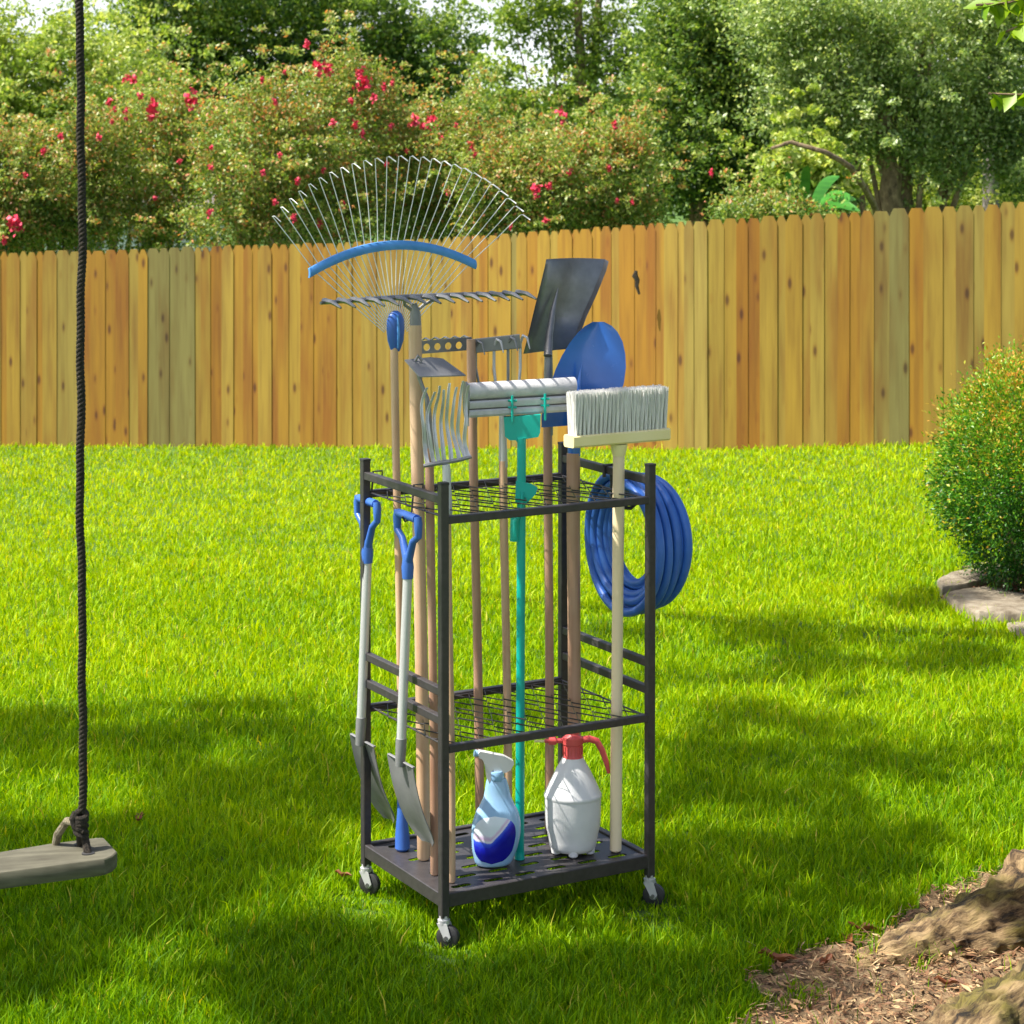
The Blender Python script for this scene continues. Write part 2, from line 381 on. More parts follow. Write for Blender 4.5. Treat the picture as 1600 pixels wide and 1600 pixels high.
def np_mesh(name, V, F, mat, parent=None, tint=None, extra=None, smooth=False):
    """fast mesh from arrays; F is a list of (n, k) index arrays; tint is one value per vertex"""
    me = bpy.data.meshes.new(name); o_ = world_loc(parent); V = V - np.array(o_)[None, :]
    me.vertices.add(len(V)); me.vertices.foreach_set('co', V.astype(np.float32).ravel())
    li = np.concatenate([f.ravel() for f in F]).astype(np.int32)
    tot = np.concatenate([np.full(len(f), f.shape[1]) for f in F]).astype(np.int32)
    st = np.concatenate([[0], np.cumsum(tot)[:-1]]).astype(np.int32)
    me.loops.add(len(li)); me.loops.foreach_set('vertex_index', li)
    me.polygons.add(len(tot)); me.polygons.foreach_set('loop_start', st); me.polygons.foreach_set('loop_total', tot)
    me.update(calc_edges=True)
    for nm, arr in (('tint', tint), ('offs', extra)):
        if arr is not None:
            at = me.attributes.new(nm, 'FLOAT', 'POINT'); at.data.foreach_set('value', arr.astype(np.float32))
    if smooth: me.shade_smooth()
    me.materials.append(M[mat]); ob = bpy.data.objects.new(name, me); col.objects.link(ob)
    if parent: ob.parent = parent
    return ob
def unit(a): return a / np.maximum(np.linalg.norm(a, axis=1, keepdims=True), 1e-9)
def leaf_arrays(C, size, tint, aspect=.5, upbias=.5, dirs=None):
    """one folded leaf of two triangles at every centre"""
    n = len(C); d = rng.normal(size=(n, 3)) if dirs is None else dirs
    d = unit(d); up = unit(rng.normal(size=(n, 3)) + np.array([0, 0, upbias * 2.0]))
    s = unit(np.cross(d, up)); u = np.cross(s, d)
    L = (size * rng.uniform(.65, 1.35, n))[:, None]; W = L * aspect
    v0 = C - d * L * .5; v2 = C + d * L * .5
    v1 = C + s * W * .5 + u * W * .15; v3 = C - s * W * .5 + u * W * .15
    V = np.stack([v0, v1, v2, v3], 1).reshape(-1, 3); i = np.arange(n)[:, None] * 4
    return V, np.concatenate([i + np.array([[0, 1, 2]]), i + np.array([[0, 2, 3]])]), np.repeat(np.clip(tint, 0, 1), 4)

# ------------------------------------------------------------------ ground
dirt_px = [(1640, 1350), (1500, 1385), (1432, 1420), (1390, 1452), (1300, 1478), (1235, 1496), (1180, 1498), (1188, 1538), (1178, 1570), (1150, 1606), (1140, 1680), (1900, 1700), (1900, 1350)]
dirt_poly = np.array([[p.x, p.y] for p in (on_ground(*q) for q in dirt_px)])
def in_poly(x, y, poly):
    r = np.zeros(x.shape, bool); j = len(poly) - 1
    for i in range(len(poly)):
        xi, yi = poly[i]; xj, yj = poly[j]
        c = ((yi > y) != (yj > y)) & (x < (xj - xi) * (y - yi) / (yj - yi + 1e-12) + xi); r ^= c; j = i
    return r
SH = Vector((2.46, 10.55, 0)); SH.z = float(ground_z(SH.x, SH.y))      # the round shrub
def wob(x, y, s=9.0): return np.sin(x * s + 2 * np.sin(y * s * .7)) * .5 + np.sin(y * s * 1.7 + x * s * .6 + 1.3) * .5
def bare(x, y):
    jx = x + .05 * wob(x, y, 13) + .03 * wob(x, y, 41); jy = y + .05 * wob(y, x, 11) + .03 * wob(y, x, 37)
    bed = ((jx - SH.x - .22) / .66) ** 2 + ((jy - SH.y + .16) / .60) ** 2 < 1
    return in_poly(jx, jy, dirt_poly) | bed
xs = np.unique(np.concatenate([np.linspace(-400, -20, 8), np.linspace(-20, -5, 12), np.linspace(-5, -1.6, 30), np.linspace(-1.6, 3.3, 170), np.linspace(3.3, 6, 20), np.linspace(6, 20, 12), np.linspace(20, 400, 8)]))
ys = np.unique(np.concatenate([np.linspace(-60, 2, 10), np.linspace(2, 4.8, 12), np.linspace(4.8, 7, 90), np.linspace(7, 11.5, 110), np.linspace(11.5, 24, 40), np.linspace(24, 60, 14), np.linspace(60, 900, 10)]))
X, Y = np.meshgrid(xs, ys); Z = ground_z(X, Y); bm_ = bare(X, Y).astype(float)
near = (X > -2) & (X < 4) & (Y > 4) & (Y < 12)
Z = Z + np.where(near & (bm_ > 0), .012 * wob(X, Y, 30) + .01 * wob(X, Y, 67), 0)
nx, ny = len(xs), len(ys); ii = (np.arange(ny - 1)[:, None] * nx + np.arange(nx - 1)[None, :]).ravel()
ground = np_mesh('ground', np.stack([X, Y, Z], -1).reshape(-1, 3), [np.stack([ii, ii + 1, ii + nx + 1, ii + nx], 1)], 'lawn_soil', tint=bm_.ravel(), smooth=True)
tag(ground, 'lawn soil with a bare patch beside the tree root', None, None, 'structure')

# grass blades
def sample_ground(n, u0, u1, v0, v1):
    u = rng.uniform(u0, u1, n); v = rng.uniform(v0, v1, n); d = FPX * EYE / (v - HZ)
    for _ in range(5):
        x = (u - 800) / FPX * d; d = FPX * (EYE - ground_z(x, d)) / (v - HZ)
    return (u - 800) / FPX * d, d
gx, gy = sample_ground(720000, -420, 2020, 640, 1760)
fy = np.interp(gx, FX, FY)
trunk_xy = (1.80, 5.22)
keep = (gy < fy - .02) & ~bare(gx, gy)
clumpy = wob(gx + 5, gy, 9) + .5 * wob(gx, gy, 31)
sp = (rng.random(len(gx)) < .006) | ((clumpy > .85) & (rng.random(len(gx)) < .22))
tuft = wob(gx + 2, gy, 43) + .6 * wob(gx, gy + 4, 97)
keep &= ~((tuft < -.55) & (rng.random(len(gx)) < .75) & (gy < 10))
keep |= sp & (gy < fy - .02)
gx, gy = gx[keep], gy[keep]; n = len(gx)
posts = [K(0, 0, 0), K(RW, 0, 0), K(0, RD, 0), K(RW, RD, 0)]
hs = np.ones(n)
for p in posts:
    q = ((gx - p.x) / .10) ** 2 + ((gy - p.y + .10) / .17) ** 2
    hs = np.minimum(hs, .42 + .58 * np.clip(q - .4, 0, 1))
big = .5 + .5 * wob(gx, gy, 1.7); med = .5 + .5 * wob(gx + 3, gy - 1, 6.3)
H = rng.gamma(9, 1 / 9., n) * (.033 + .011 * med) * hs
H *= np.where(rng.random(n) < .03, 1.5, 1.0)
H *= 1 + .22 * np.clip(wob(gx + 2, gy, 43), -.7, 1) * np.clip((11 - gy) / 3, 0, 1)
H = np.minimum(H, .12); H = np.where(gy > 12, H * .85, H)
W_ = (.0034 + .00055 * np.clip(gy - 5, 0, 14)) * rng.uniform(.7, 1.3, n)
az = rng.uniform(0, 2 * np.pi, n); ln = np.abs(rng.normal(.45, .25, n))
dx, dy = np.cos(az), np.sin(az); fa = rng.uniform(0, 2 * np.pi, n); wx, wy = np.cos(fa), np.sin(fa)
gz = ground_z(gx, gy) - .004
B0 = np.stack([gx, gy, gz], 1); Wv = np.stack([wx * W_, wy * W_, np.zeros(n)], 1)
Mid = B0 + np.stack([dx * ln * H * .35, dy * ln * H * .35, H * .6], 1)
Tip = B0 + np.stack([dx * ln * H, dy * ln * H, H * (1 - .12 * ln)], 1)
V = np.stack([B0 - Wv * .5, B0 + Wv * .5, Mid + Wv * .42, Mid - Wv * .42, Tip], 1).reshape(-1, 3)
i0 = np.arange(n)[:, None] * 5
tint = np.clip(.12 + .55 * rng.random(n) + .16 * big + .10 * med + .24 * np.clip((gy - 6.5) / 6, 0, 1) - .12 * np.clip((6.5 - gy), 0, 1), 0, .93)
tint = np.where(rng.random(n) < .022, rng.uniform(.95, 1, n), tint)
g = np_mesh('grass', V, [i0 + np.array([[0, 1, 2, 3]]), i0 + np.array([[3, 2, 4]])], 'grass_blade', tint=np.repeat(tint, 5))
tag(g, 'sunlit yellow green lawn grass', 'grass', None, 'stuff')

# leaf litter and straw on the bare soil
lx, ly = sample_ground(26000, 1120, 1750, 1340, 1720); kk = bare(lx, ly); lx, ly = lx[kk], ly[kk]
lx, ly = lx[:9000], ly[:9000]
C = np.stack([lx, ly, ground_z(lx, ly) + rng.uniform(.004, .03, len(lx))], 1)
dr = np.stack([rng.normal(size=len(lx)), rng.normal(size=len(lx)), rng.normal(scale=.25, size=len(lx))], 1)
V1, F1, T1 = leaf_arrays(C, rng.choice([.018, .03, .045], len(lx), p=[.6, .32, .08]), rng.random(len(lx)) ** 1.3, rng.choice([.12, .3], len(lx), p=[.75, .25])[:, None], 2.0, dr)
o = np_mesh('straw_litter', V1, [F1], 'litter', tint=T1); tag(o, 'dry straw and crumbled leaves on the bare soil by the root', 'litter', None, 'stuff')
mx_, my_ = SH.x + rng.uniform(-.85, .5, 6000), SH.y - .12 + rng.uniform(-.72, .3, 6000); kk = bare(mx_, my_); mx_, my_ = mx_[kk], my_[kk]
C = np.stack([mx_, my_, ground_z(mx_, my_) + rng.uniform(.0, .03, len(mx_))], 1)
V1, F1, T1 = leaf_arrays(C, .03, rng.random(len(mx_)) ** 1.6 * .8, .3, 1.0)
o = np_mesh('mulch', V1, [F1], 'litter', tint=T1); tag(o, 'brown bark mulch under the round shrub', 'mulch', None, 'stuff')

# ------------------------------------------------------------------ fence
def build_fence():
    root = empty('picket_fence', (0, 17, 0), 'honey coloured dog-eared wooden picket fence across the back of the lawn', 'fence')
    V, F, T, O = [], [], [], []
    seg = [Vector((FX[i], FY[i])) for i in range(len(FX))]; L = [0]
    for i in range(1, len(seg)): L.append(L[-1] + (seg[i] - seg[i - 1]).length)
    s = 0.0; k = 0
    while s < L[-1] - .2:
        wd = random.choice([.07, .085, .098, .105, .112, .12]); sm = s + wd / 2
        x = np.interp(sm, L, FX); y = np.interp(sm, L, FY); z = np.interp(sm, L, FZ)
        i = max(0, min(len(L) - 2, int(np.searchsorted(L, sm)) - 1)); d = (seg[i + 1] - seg[i]).normalized()
        D = Vector((d.x, d.y, 0)); Nn = Vector((d.y, -d.x, 0)); 
        if Nn.y > 0: Nn = -Nn
        u = 800 + FPX * x / y
        tnt = random.choice([.26, .3, .35, .4, .45, .5, .55, .6, .5, .7, .42]) + (.12 if 780 < u < 1040 else -.04 if u > 1040 else 0)
        if random.random() < .09: tnt = random.uniform(.72, .85)
        if random.random() < .04: tnt = random.uniform(.1, .2)
        for a, b_, tv in ((235, 300, .02), (300, 320, .35), (325, 345, .95), (130, 205, .82), (90, 125, .22), (60, 75, .8), (975, 1020, .88), (1385, 1420, .0), (1160, 1185, 1.0), (880, 950, .75), (480, 520, .8), (570, 680, .33), (1425, 1445, .8), (640, 700, .33), (370, 395, .72)):
            if a <= u <= b_: tnt = tv
        hgt = 1.60 + random.uniform(-.008, .008); th = .016; c = Vector((x, y, z - .03)) + Nn * (k % 2) * .006 * random.uniform(.4, 1)
        lean = random.uniform(-.004, .004); hw = wd / 2 + .006; e = .028
        prof = [(-hw, 0), (hw, 0), (hw + lean, hgt - e), (hw - e + lean, hgt + .03), (-hw + e + lean, hgt + .03), (-hw + lean, hgt - e)]
        n0 = len(V)
        V += [c + D * a + Vector((0, 0, b)) + Nn * th / 2 for a, b in prof] + [c + D * a + Vector((0, 0, b)) - Nn * th / 2 for a, b in prof]
        F.append([n0 + q for q in range(6)]); F.append([n0 + 11 - q for q in range(6)])
        for q in range(6): F.append([n0 + q, n0 + 6 + q, n0 + 6 + (q + 1) % 6, n0 + (q + 1) % 6])
        T += [tnt] * 12; O += [k * 3.7] * 12
        s += wd - .001; k += 1
    me = bpy.data.meshes.new('pickets'); me.from_pydata([(v.x, v.y - 17, v.z) for v in V], [], F)
    for nm, ar in (('tint', T), ('offs', O)):
        at = me.attributes.new(nm, 'FLOAT', 'POINT'); at.data.foreach_set('value', np.array(ar, np.float32))
    me.materials.append(M['fence_wood']); ob = bpy.data.objects.new('pickets', me); col.objects.link(ob); ob.parent = root
    for hh in (.3, .85, 1.4):
        mb = MB()
        for i in range(len(seg) - 1):
            d = (seg[i + 1] - seg[i]).normalized(); nn = Vector((-d.y, d.x, 0)); nn = nn if nn.y > 0 else -nn
            mb.bar(Vector((seg[i].x, seg[i].y, FZ[i] + hh)) + nn * .040, Vector((seg[i + 1].x, seg[i + 1].y, FZ[i + 1] + hh)) + nn * .040, .04, .085)
        mb.build('rail', 'dark_handle', root)
    s = 1.0
    while s < L[-1]:
        x, y, z = (float(np.interp(s, L, q)) for q in (FX, FY, FZ))
        mb = MB(); mb.bar((x + .04, y + .12, z - .1), (x + .04, y + .12, z + 1.5), .09, .09); mb.build('post', 'dark_handle', root); s += 2.4
build_fence()
fr = bpy.data.objects['picket_fence']
mb = MB(); kd = 15.83
mb.tube([P(994, 423, kd), P(992, 431, kd), P(996, 438, kd), P(995, 447, kd), P(999, 460, kd)], [.010, .022, .018, .014, .008], 8, flat=.5)
mb.build('knot_hole', 'rope_fibre', fr)

# ------------------------------------------------------------------ trees behind the fence
def px_blob(u, v, ru, rv, d, dd=None):
    c = P(u, v, d); s = d / FPX; return (np.array(c), np.array([ru * s, dd if dd else max(ru, rv) * s * .8, rv * s]))
def crown(name, blobs, mat, parent, ncl, per, leaf, clr, tint0=.45, spread=.25, aspect=.5, fill=.55, top=.2):
    vol = np.array([b[1][0] * b[1][2] for b in blobs]); prob = vol / vol.sum()
    idx = rng.choice(len(blobs), ncl, p=prob); d = unit(rng.normal(size=(ncl, 3))); rr = rng.random(ncl) ** (1 / 3.) * (1 - fill) + fill * rng.uniform(.75, 1.05, ncl)
    rr = rr * np.where(rng.random(ncl) < .12, rng.uniform(1.05, 1.3, ncl), 1)
    Cc = np.array([blobs[i][0] for i in idx]) + d * rr[:, None] * np.array([blobs[i][1] for i in idx])
    cr = clr * rng.uniform(.5, 1.4, ncl); ct = tint0 + spread * rng.normal(size=ncl) * .6 + top * d[:, 2]  # tint rises towards the crown top: sunlit tops put into the leaf colour
    ns = max(10, ncl // 14); si = rng.choice(len(blobs), ns, p=prob); sd_ = unit(rng.normal(size=(ns, 3)) + np.array([0, 0, .35])); sv = unit(sd_ + rng.normal(size=(ns, 3)) * .45 + np.array([0, 0, .5]))
    sp_, sr_, st_ = [], [], []
    for q in range(4):
        sp_.append(np.array([blobs[i][0] for i in si]) + sd_ * .92 * np.array([blobs[i][1] for i in si]) + sv * clr * (q * 1.0)); sr_.append(np.full(ns, clr * (.75 - .15 * q))); st_.append(tint0 + .10 + .08 * rng.normal(size=ns))
    Cc = np.concatenate([Cc] + sp_); cr = np.concatenate([cr] + sr_); ct = np.concatenate([ct] + st_); ncl = len(Cc)
    m = ncl * per; ci = np.repeat(np.arange(ncl), per)
    off = unit(rng.normal(size=(m, 3))) * (rng.random(m) ** .5)[:, None] * cr[ci][:, None] * np.array([1, 1, .62])
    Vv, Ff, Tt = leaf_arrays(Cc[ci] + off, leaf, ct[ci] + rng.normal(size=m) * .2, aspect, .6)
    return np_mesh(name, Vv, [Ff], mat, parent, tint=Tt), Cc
def limb(pts, r0, r1, mb, n=8):
    pts = [Vector(p) for p in pts]; out = []
    for i in range(len(pts) - 1):
        for k in range(4): out.append(pts[i].lerp(pts[i + 1], k / 4) + Vector((random.uniform(-1, 1), random.uniform(-1, 1), 0)) * r0 * .25)
    out.append(pts[-1]); m = len(out)
    mb.tube(out, [r0 + (r1 - r0) * i / (m - 1) for i in range(m)], n)
def bg_tree(name, label, cat, d, blobs, mat, ncl, per, leaf, clr, base_u, tr=.12, tint0=.45, stems=1, group=None, spread=.25, fill=.55, top=.2, limbs=()):
    base = P(base_u, HZ, d); base.z = float(ground_z(base.x, base.y)) - .05
    root = empty(name, base, label, cat, group)
    bl = [px_blob(*b[:4], d + (b[4] if len(b) > 4 else 0)) for b in blobs]
    crown('crown', bl, mat, root, ncl, per, leaf, clr, tint0, spread, .5, fill, top)
    mb = MB()
    for i, (c, r) in enumerate(bl):
        if i < 7: 
            b0 = base + Vector((random.uniform(-1, 1) * tr * stems, random.uniform(-.5, .5) * tr, 0)); c = Vector(c)
            mid = b0.lerp(c, .5); mid.x = b0.x * .6 + c.x * .4; limb([b0, mid, c + Vector((0, 0, r[2] * .6))], tr * (1.0 if i == 0 else .6), tr * .12, mb)
    for pts, r0, r1 in limbs: limb([P(u, v, d + q) for u, v, q in pts], r0, r1, mb)
    mb.build('trunk', 'bark', root); return root

bg_tree('broadleaf_tree', 'light green tree at the far left edge behind the hanging swing rope', 'tree', 31,
    [(10, 140, 95, 90), (100, 75, 45, 55), (70, 200, 80, 80), (-90, 130, 110, 160), (30, 280, 120, 90), (170, 160, 40, 80), (185, 250, 50, 60)], 'leaf_green', 1100, 36, .078, .42, 40, .16, .68, fill=.45)
bg_tree('oak_tree', 'large dark green oak crown filling the top left above the flowering shrubs', 'tree', 36,
    [(400, 60, 130, 90), (270, 60, 90, 70), (530, 50, 130, 80), (640, 90, 80, 70), (690, 130, 40, 55), (560, 130, 120, 60), (250, 150, 80, 50), (420, -30, 220, 60), (330, 130, 110, 70), (700, 60, 28, 34), (220, 20, 40, 40)], 'leaf_dark', 1700, 38, .085, .50, 430, .25, .50, fill=.5, top=.36)
bg_tree('slender_tree', 'airy twin-stemmed tree rising against the pale sky near the middle', 'tree', 29,
    [(850, 25, 55, 40), (905, 70, 55, 45), (800, 45, 35, 35), (960, 50, 45, 45), (880, 130, 50, 30), (950, 120, 40, 40), (775, 105, 30, 18), (790, 160, 40, 25), (905, -40, 120, 40), (840, 175, 60, 30), (980, 160, 50, 45), (930, 185, 60, 30)], 'leaf_green', 420, 30, .07, .26, 912, .05, .48, fill=.3,
    limbs=[([(912, 420, 0), (914, 200, 0), (906, 90, 0), (902, -60, 0)], .085, .05), ([(916, 420, .2), (920, 190, .2), (930, 80, .2), (938, -60, .2)], .075, .04)])
bg_tree('cedar_tree', 'dense deep green conical tree right of centre behind the fence', 'tree', 24,
    [(1100, 200, 85, 110), (1070, 290, 60, 60), (1160, 270, 75, 80), (1110, 100, 80, 80), (1060, 130, 50, 70), (1170, 140, 60, 90), (1120, 20, 100, 60), (1045, 60, 35, 40)], 'leaf_dark', 1150, 38, .055, .30, 1110, .14, .50, fill=.45, top=.3)
bg_tree('willow_oak', 'wide grey green tree with several pale trunks at the upper right', 'tree', 21.5,
    [(1400, 190, 110, 60), (1300, 80, 110, 90), (1460, 90, 120, 100), (1580, 130, 70, 110), (1240, 170, 60, 60), (1330, 170, 90, 70), (1500, 210, 80, 60), (1230, 40, 90, 60), (1400, 0, 220, 60), (1570, 20, 90, 70), (1640, 240, 70, 80), (1470, 265, 50, 34), (1600, 270, 45, 45)], 'leaf_grey', 2100, 38, .046, .26, 1405, .09, .58, stems=2, fill=.5,
    limbs=[([(1400, 420, 0), (1392, 300, 0), (1386, 200, 0), (1380, 60, 0)], .13, .06), ([(1412, 420, .2), (1414, 300, .2), (1424, 190, .2), (1440, 60, .2)], .11, .05), ([(1462, 420, .2), (1472, 315, .2), (1498, 250, .2), (1530, 170, .2)], .06, .03),
           ([(1388, 400, -1), (1366, 320, -1.6), (1330, 262, -2.2), (1292, 238, -2.4), (1235, 222, -2.4), (1205, 232, -2.4)], .036, .014)])
bg_tree('understory_tree', 'yellow green young tree below the pale trunks at the right', 'tree', 23.5,
    [(1500, 290, 70, 60), (1440, 300, 40, 50), (1590, 310, 60, 50), (1350, 310, 60, 50), (1330, 370, 120, 60), (1560, 370, 120, 50)], 'leaf_green', 420, 36, .055, .28, 1480, .06, .78)
bg_tree('elm_tree', 'soft green tree between the slender tree and the cedar', 'tree', 33,
    [(1010, 150, 40, 60), (1010, 220, 60, 60), (1035, 80, 25, 40), (960, 240, 60, 50)], 'leaf_green', 360, 36, .075, .36, 1005, .1, .6)
bg_tree('background_tree', 'dark round tree low in the gap behind the flowering shrubs', 'tree', 38,
    [(780, 190, 80, 40), (700, 200, 70, 40), (850, 210, 90, 40), (620, 200, 70, 50)], 'leaf_dark', 420, 26, .11, .42, 760, .12, .40)

# crape myrtles with red flower clusters
flowers = [(170, 160), (175, 190), (178, 170), (197, 172), (197, 185), (238, 172), (236, 185), (299, 157), (200, 122), (220, 150), (193, 125), (209, 124), (330, 231), (329, 262), (281, 252), (68, 237), (39, 273), (242, 309), (328, 333), (16, 345), (24, 352), (445, 112), (430, 160), (437, 243), (464, 283), (411, 270), (480, 70), (498, 106), (512, 108), (563, 118), (568, 130), (560, 112), (600, 135), (613, 130), (549, 158), (585, 153), (520, 193), (410, 124), (567, 209), (555, 196), (640, 195), (648, 188), (660, 197), (675, 190), (690, 215), (611, 196), (603, 257), (535, 320), (430, 315), (636, 236), (712, 196), (735, 228), (742, 242), (877, 182), (961, 195), (838, 298), (858, 290), (890, 270), (952, 262), (964, 313), (988, 316), (798, 354), (853, 345), (1112, 270), (1246, 296), (700, 300), (460, 340), (505, 265), (716, 247), (155, 215), (95, 213), (8, 375), (500, 350), (745, 285)]
FL = dict()
myr = [(-20, 300, 70, 90, 'bushy flowering shrub at the far left edge beside the rope'), (95, 290, 85, 100, 'flowering shrub left of the others just right of the rope'),
       (240, 265, 95, 125, 'tall flowering shrub topped by pink red blooms under the oak'), (400, 255, 100, 130, 'dense flowering shrub above the left part of the fence'),
       (545, 230, 95, 140, 'tallest flowering shrub with the brightest red blooms behind the leaf rake'), (680, 270, 90, 110, 'flowering shrub behind the right half of the leaf rake'),
       (810, 300, 90, 85, 'olive flowering shrub above the square shovel'), (940, 290, 85, 90, 'flowering shrub beside the dark cedar')]
mroots = []
for k, (u, v, ru, rv, lab) in enumerate(myr):
    d = 21.2 + .5 * (k % 3)
    r = bg_tree('crape_myrtle', lab, 'flowering shrub', d,
        [(u, v, ru, rv * .8), (u - ru * .5, v - rv * .45, ru * .42, rv * .4), (u + ru * .45, v - rv * .5, ru * .4, rv * .42), (u + ru * .1, v - rv * .8, ru * .4, rv * .25), (u - ru * .3, v + rv * .7, ru * .7, rv * .45), (u + ru * .5, v + rv * .6, ru * .6, rv * .5)],
        'leaf_myrtle', 560, 40, .040, .23, u, .03, .60, 3, 'crape myrtles along the back of the fence', .3, .35, .12)
    mroots.append((u, d, r))
# fill the lower edge right behind the fence
bg_tree('privet_hedge', 'leafy grey green hedge plant just above the right part of the fence', 'hedge', 19.2, [(1180, 330, 60, 25), (1250, 335, 50, 20)], 'leaf_myrtle', 150, 36, .04, .2, 1200, .03, .5)
for u, v in flowers:
    k = min(range(len(mroots)), key=lambda i: abs(mroots[i][0] - u)); d = mroots[k][1] - random.uniform(.65, .95); c = P(u, v, d); m = 46
    s_ = random.uniform(.75, 1.25)
    big_ = (u, v) in ((498, 106), (512, 108), (563, 118), (568, 130), (238, 172), (299, 157), (838, 298), (675, 190), (648, 188), (877, 182), (24, 352))
    s_ *= 1.55 if big_ else .75
    Cc = np.array(c) + rng.normal(size=(m, 3)) * np.array([.015, .015, .022]) * s_
    Vv, Ff, Tt = leaf_arrays(Cc, .030 * s_, rng.random(m), .9, 0)
    np_mesh('flower_cluster', Vv, [Ff], 'red_petal', mroots[k][2], tint=Tt)

# banana plant
bp = P(1265, 300, 19.6); bp.z = float(ground_z(bp.x, bp.y))
ban = empty('banana_plant', bp, 'banana plant with broad bright leaves in the gap over the fence', 'plant')
mb = MB(); mb.tube([bp, bp + Vector((.02, 0, 1.5))], [.06, .04], 10); mb.build('stem', 'banana_leaf', ban)
for (u0, v0, u1, v1, wd) in ((1240, 345, 1229, 268, .035), (1262, 345, 1338, 312, .065), (1262, 345, 1312, 275, .05), (1270, 350, 1345, 330, .05), (1255, 345, 1262, 258, .045)):
    a, b = P(u0, v0, 19.6), P(u1, v1, 19.4 + random.uniform(-.3, .3)); rows = []; side = (b - a).cross(Vector((random.uniform(-.3, .3), -1, .35))).normalized()
    for i in range(9):
        t = i / 8; c = a.lerp(b, t) + Vector((0, 0, .12 * math.sin(t * math.pi))); hw = wd * math.sin(math.pi * min(1, .08 + t * .92)) ** .6
        rows.append([c - side * hw + Vector((0, 0, -.25 * hw)), c, c + side * hw + Vector((0, 0, -.25 * hw))])
    m2 = MB(); m2.sheet(rows, (0, .003, 0)); m2.build('leaf', 'banana_leaf', ban)

bg_tree('fig_bush', 'bright green bush around the banana leaves above the fence', 'bush', 20.3, [(1235, 275, 32, 38), (1280, 262, 34, 30), (1300, 300, 28, 26)], 'leaf_green', 90, 34, .075, .2, 1260, .03, .72)

# utility pole, house
up = P(1548, 300, 23); up.z = 0
mb = MB(); mb.tube([up, up + Vector((0, 0, 1)), up + Vector((.01, 0, 6.5))], [.09, .088, .075], 16)
tag(mb.build('utility_pole', 'pole_grey'), 'grey weathered utility pole behind the right end of the fence', 'pole')
hp = P(190, 300, 44); hp.z = -.25
house = empty('neighbour_house', hp, 'pale house wall glimpsed through the shrubs above the left fence', 'house')
mb = MB(); mb.box(hp + Vector((0, 2, .95)), (1.5, 0, 0), (0, 2, 0), (0, 0, .95)); mb.build('wall', 'house_wall', house)
mb = MB(); mb.prism([hp + Vector((-1.8, -.3, 1.9)), hp + Vector((-1.8, 4.3, 1.9)), hp + Vector((-1.8, 2, 2.3))], (3.6, 0, 0)); mb.build('roof', 'house_roof', house)
for q in (-.7, .7):
    mb = MB(); mb.box(hp + Vector((q, -.01, 1.2)), (.4, 0, 0), (0, .03, 0), (0, 0, .45)); wf = mb.build('window', 'white_plastic', house)
    mb = MB(); mb.box(hp + Vector((q, -.045, 1.2)), (.33, 0, 0), (0, .01, 0), (0, 0, .38)); mb.build('pane', 'window_glass', wf)

bg_tree('poplar_tree', 'pale green tree showing between the cedar and the wide grey green tree', 'tree', 40,
    [(1190, 60, 90, 110), (1250, 180, 90, 110), (1120, 10, 80, 60), (1330, 120, 90, 120)], 'leaf_green', 700, 34, .10, .50, 1200, .15, .72)
bg_tree('maple_tree', 'bright soft green tree filling the upper right corner behind the grey green tree', 'tree', 38,
    [(1480, 60, 110, 110), (1600, 100, 90, 120), (1560, 230, 100, 90), (1420, 200, 90, 90)], 'leaf_green', 800, 34, .10, .50, 1500, .15, .70)
bg_tree('laurel_tree', 'yellow green tree between the rope and the large oak', 'tree', 33,
    [(190, 130, 60, 80), (150, 220, 80, 80), (230, 200, 70, 70)], 'leaf_green', 330, 34, .085, .42, 180, .1, .78)
# far woodland as one mass
bl = [px_blob(u, 250 + random.uniform(-20, 20), 90, 85 if not 690 < u < 800 else 55, 55, 3) for u in range(-700, 2400, 110)]
Cw, _ = crown('far_woodland', bl, 'leaf_green', None, 4200, 24, .20, .9, .6, .25, .6, .2, .2)
tag(Cw, 'distant belt of trees beyond the yard', 'woodland', None, 'stuff')

# ------------------------------------------------------------------ round shrub and flagstones
shr = empty('round_shrub', SH, 'clipped round shrub with orange tipped leaves at the right edge', 'shrub')
ncl = 1700; d = unit(rng.normal(size=(ncl, 3))); rr = np.where(rng.random(ncl) < .72, rng.uniform(.84, 1.02, ncl), rng.uniform(.4, .9, ncl)); rr = np.where(rng.random(ncl) < .05, 1.08, rr)
sc_c = np.array([SH.x, SH.y, SH.z + .575]); rad = np.array([.455, .455, .52]) 
bump_r = 1 + .06 * wob(d[:, 0] * 2, d[:, 2] * 2 + d[:, 1], 5) + .045 * wob(d[:, 0] * 3 + 1, d[:, 2] * 3 - d[:, 1], 8)
Cc = sc_c + d * (rr * bump_r)[:, None] * rad
ct = .46 + .32 * d[:, 2] - .08 * d[:, 0] + .14 * rng.normal(size=ncl); per = 44; ci = np.repeat(np.arange(ncl), per)  # lighter at top and left: the sunlit side is put into the tint
off = rng.normal(size=(ncl * per, 3)) * .032
tt = ct[ci] + rng.normal(size=len(ci)) * .13
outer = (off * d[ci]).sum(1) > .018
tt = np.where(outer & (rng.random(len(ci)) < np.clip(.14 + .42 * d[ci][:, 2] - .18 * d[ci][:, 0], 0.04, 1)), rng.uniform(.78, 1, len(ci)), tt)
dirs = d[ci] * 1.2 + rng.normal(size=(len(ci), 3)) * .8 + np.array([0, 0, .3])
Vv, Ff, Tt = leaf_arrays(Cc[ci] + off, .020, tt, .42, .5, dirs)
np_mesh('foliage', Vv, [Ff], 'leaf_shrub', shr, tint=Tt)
mb = MB()
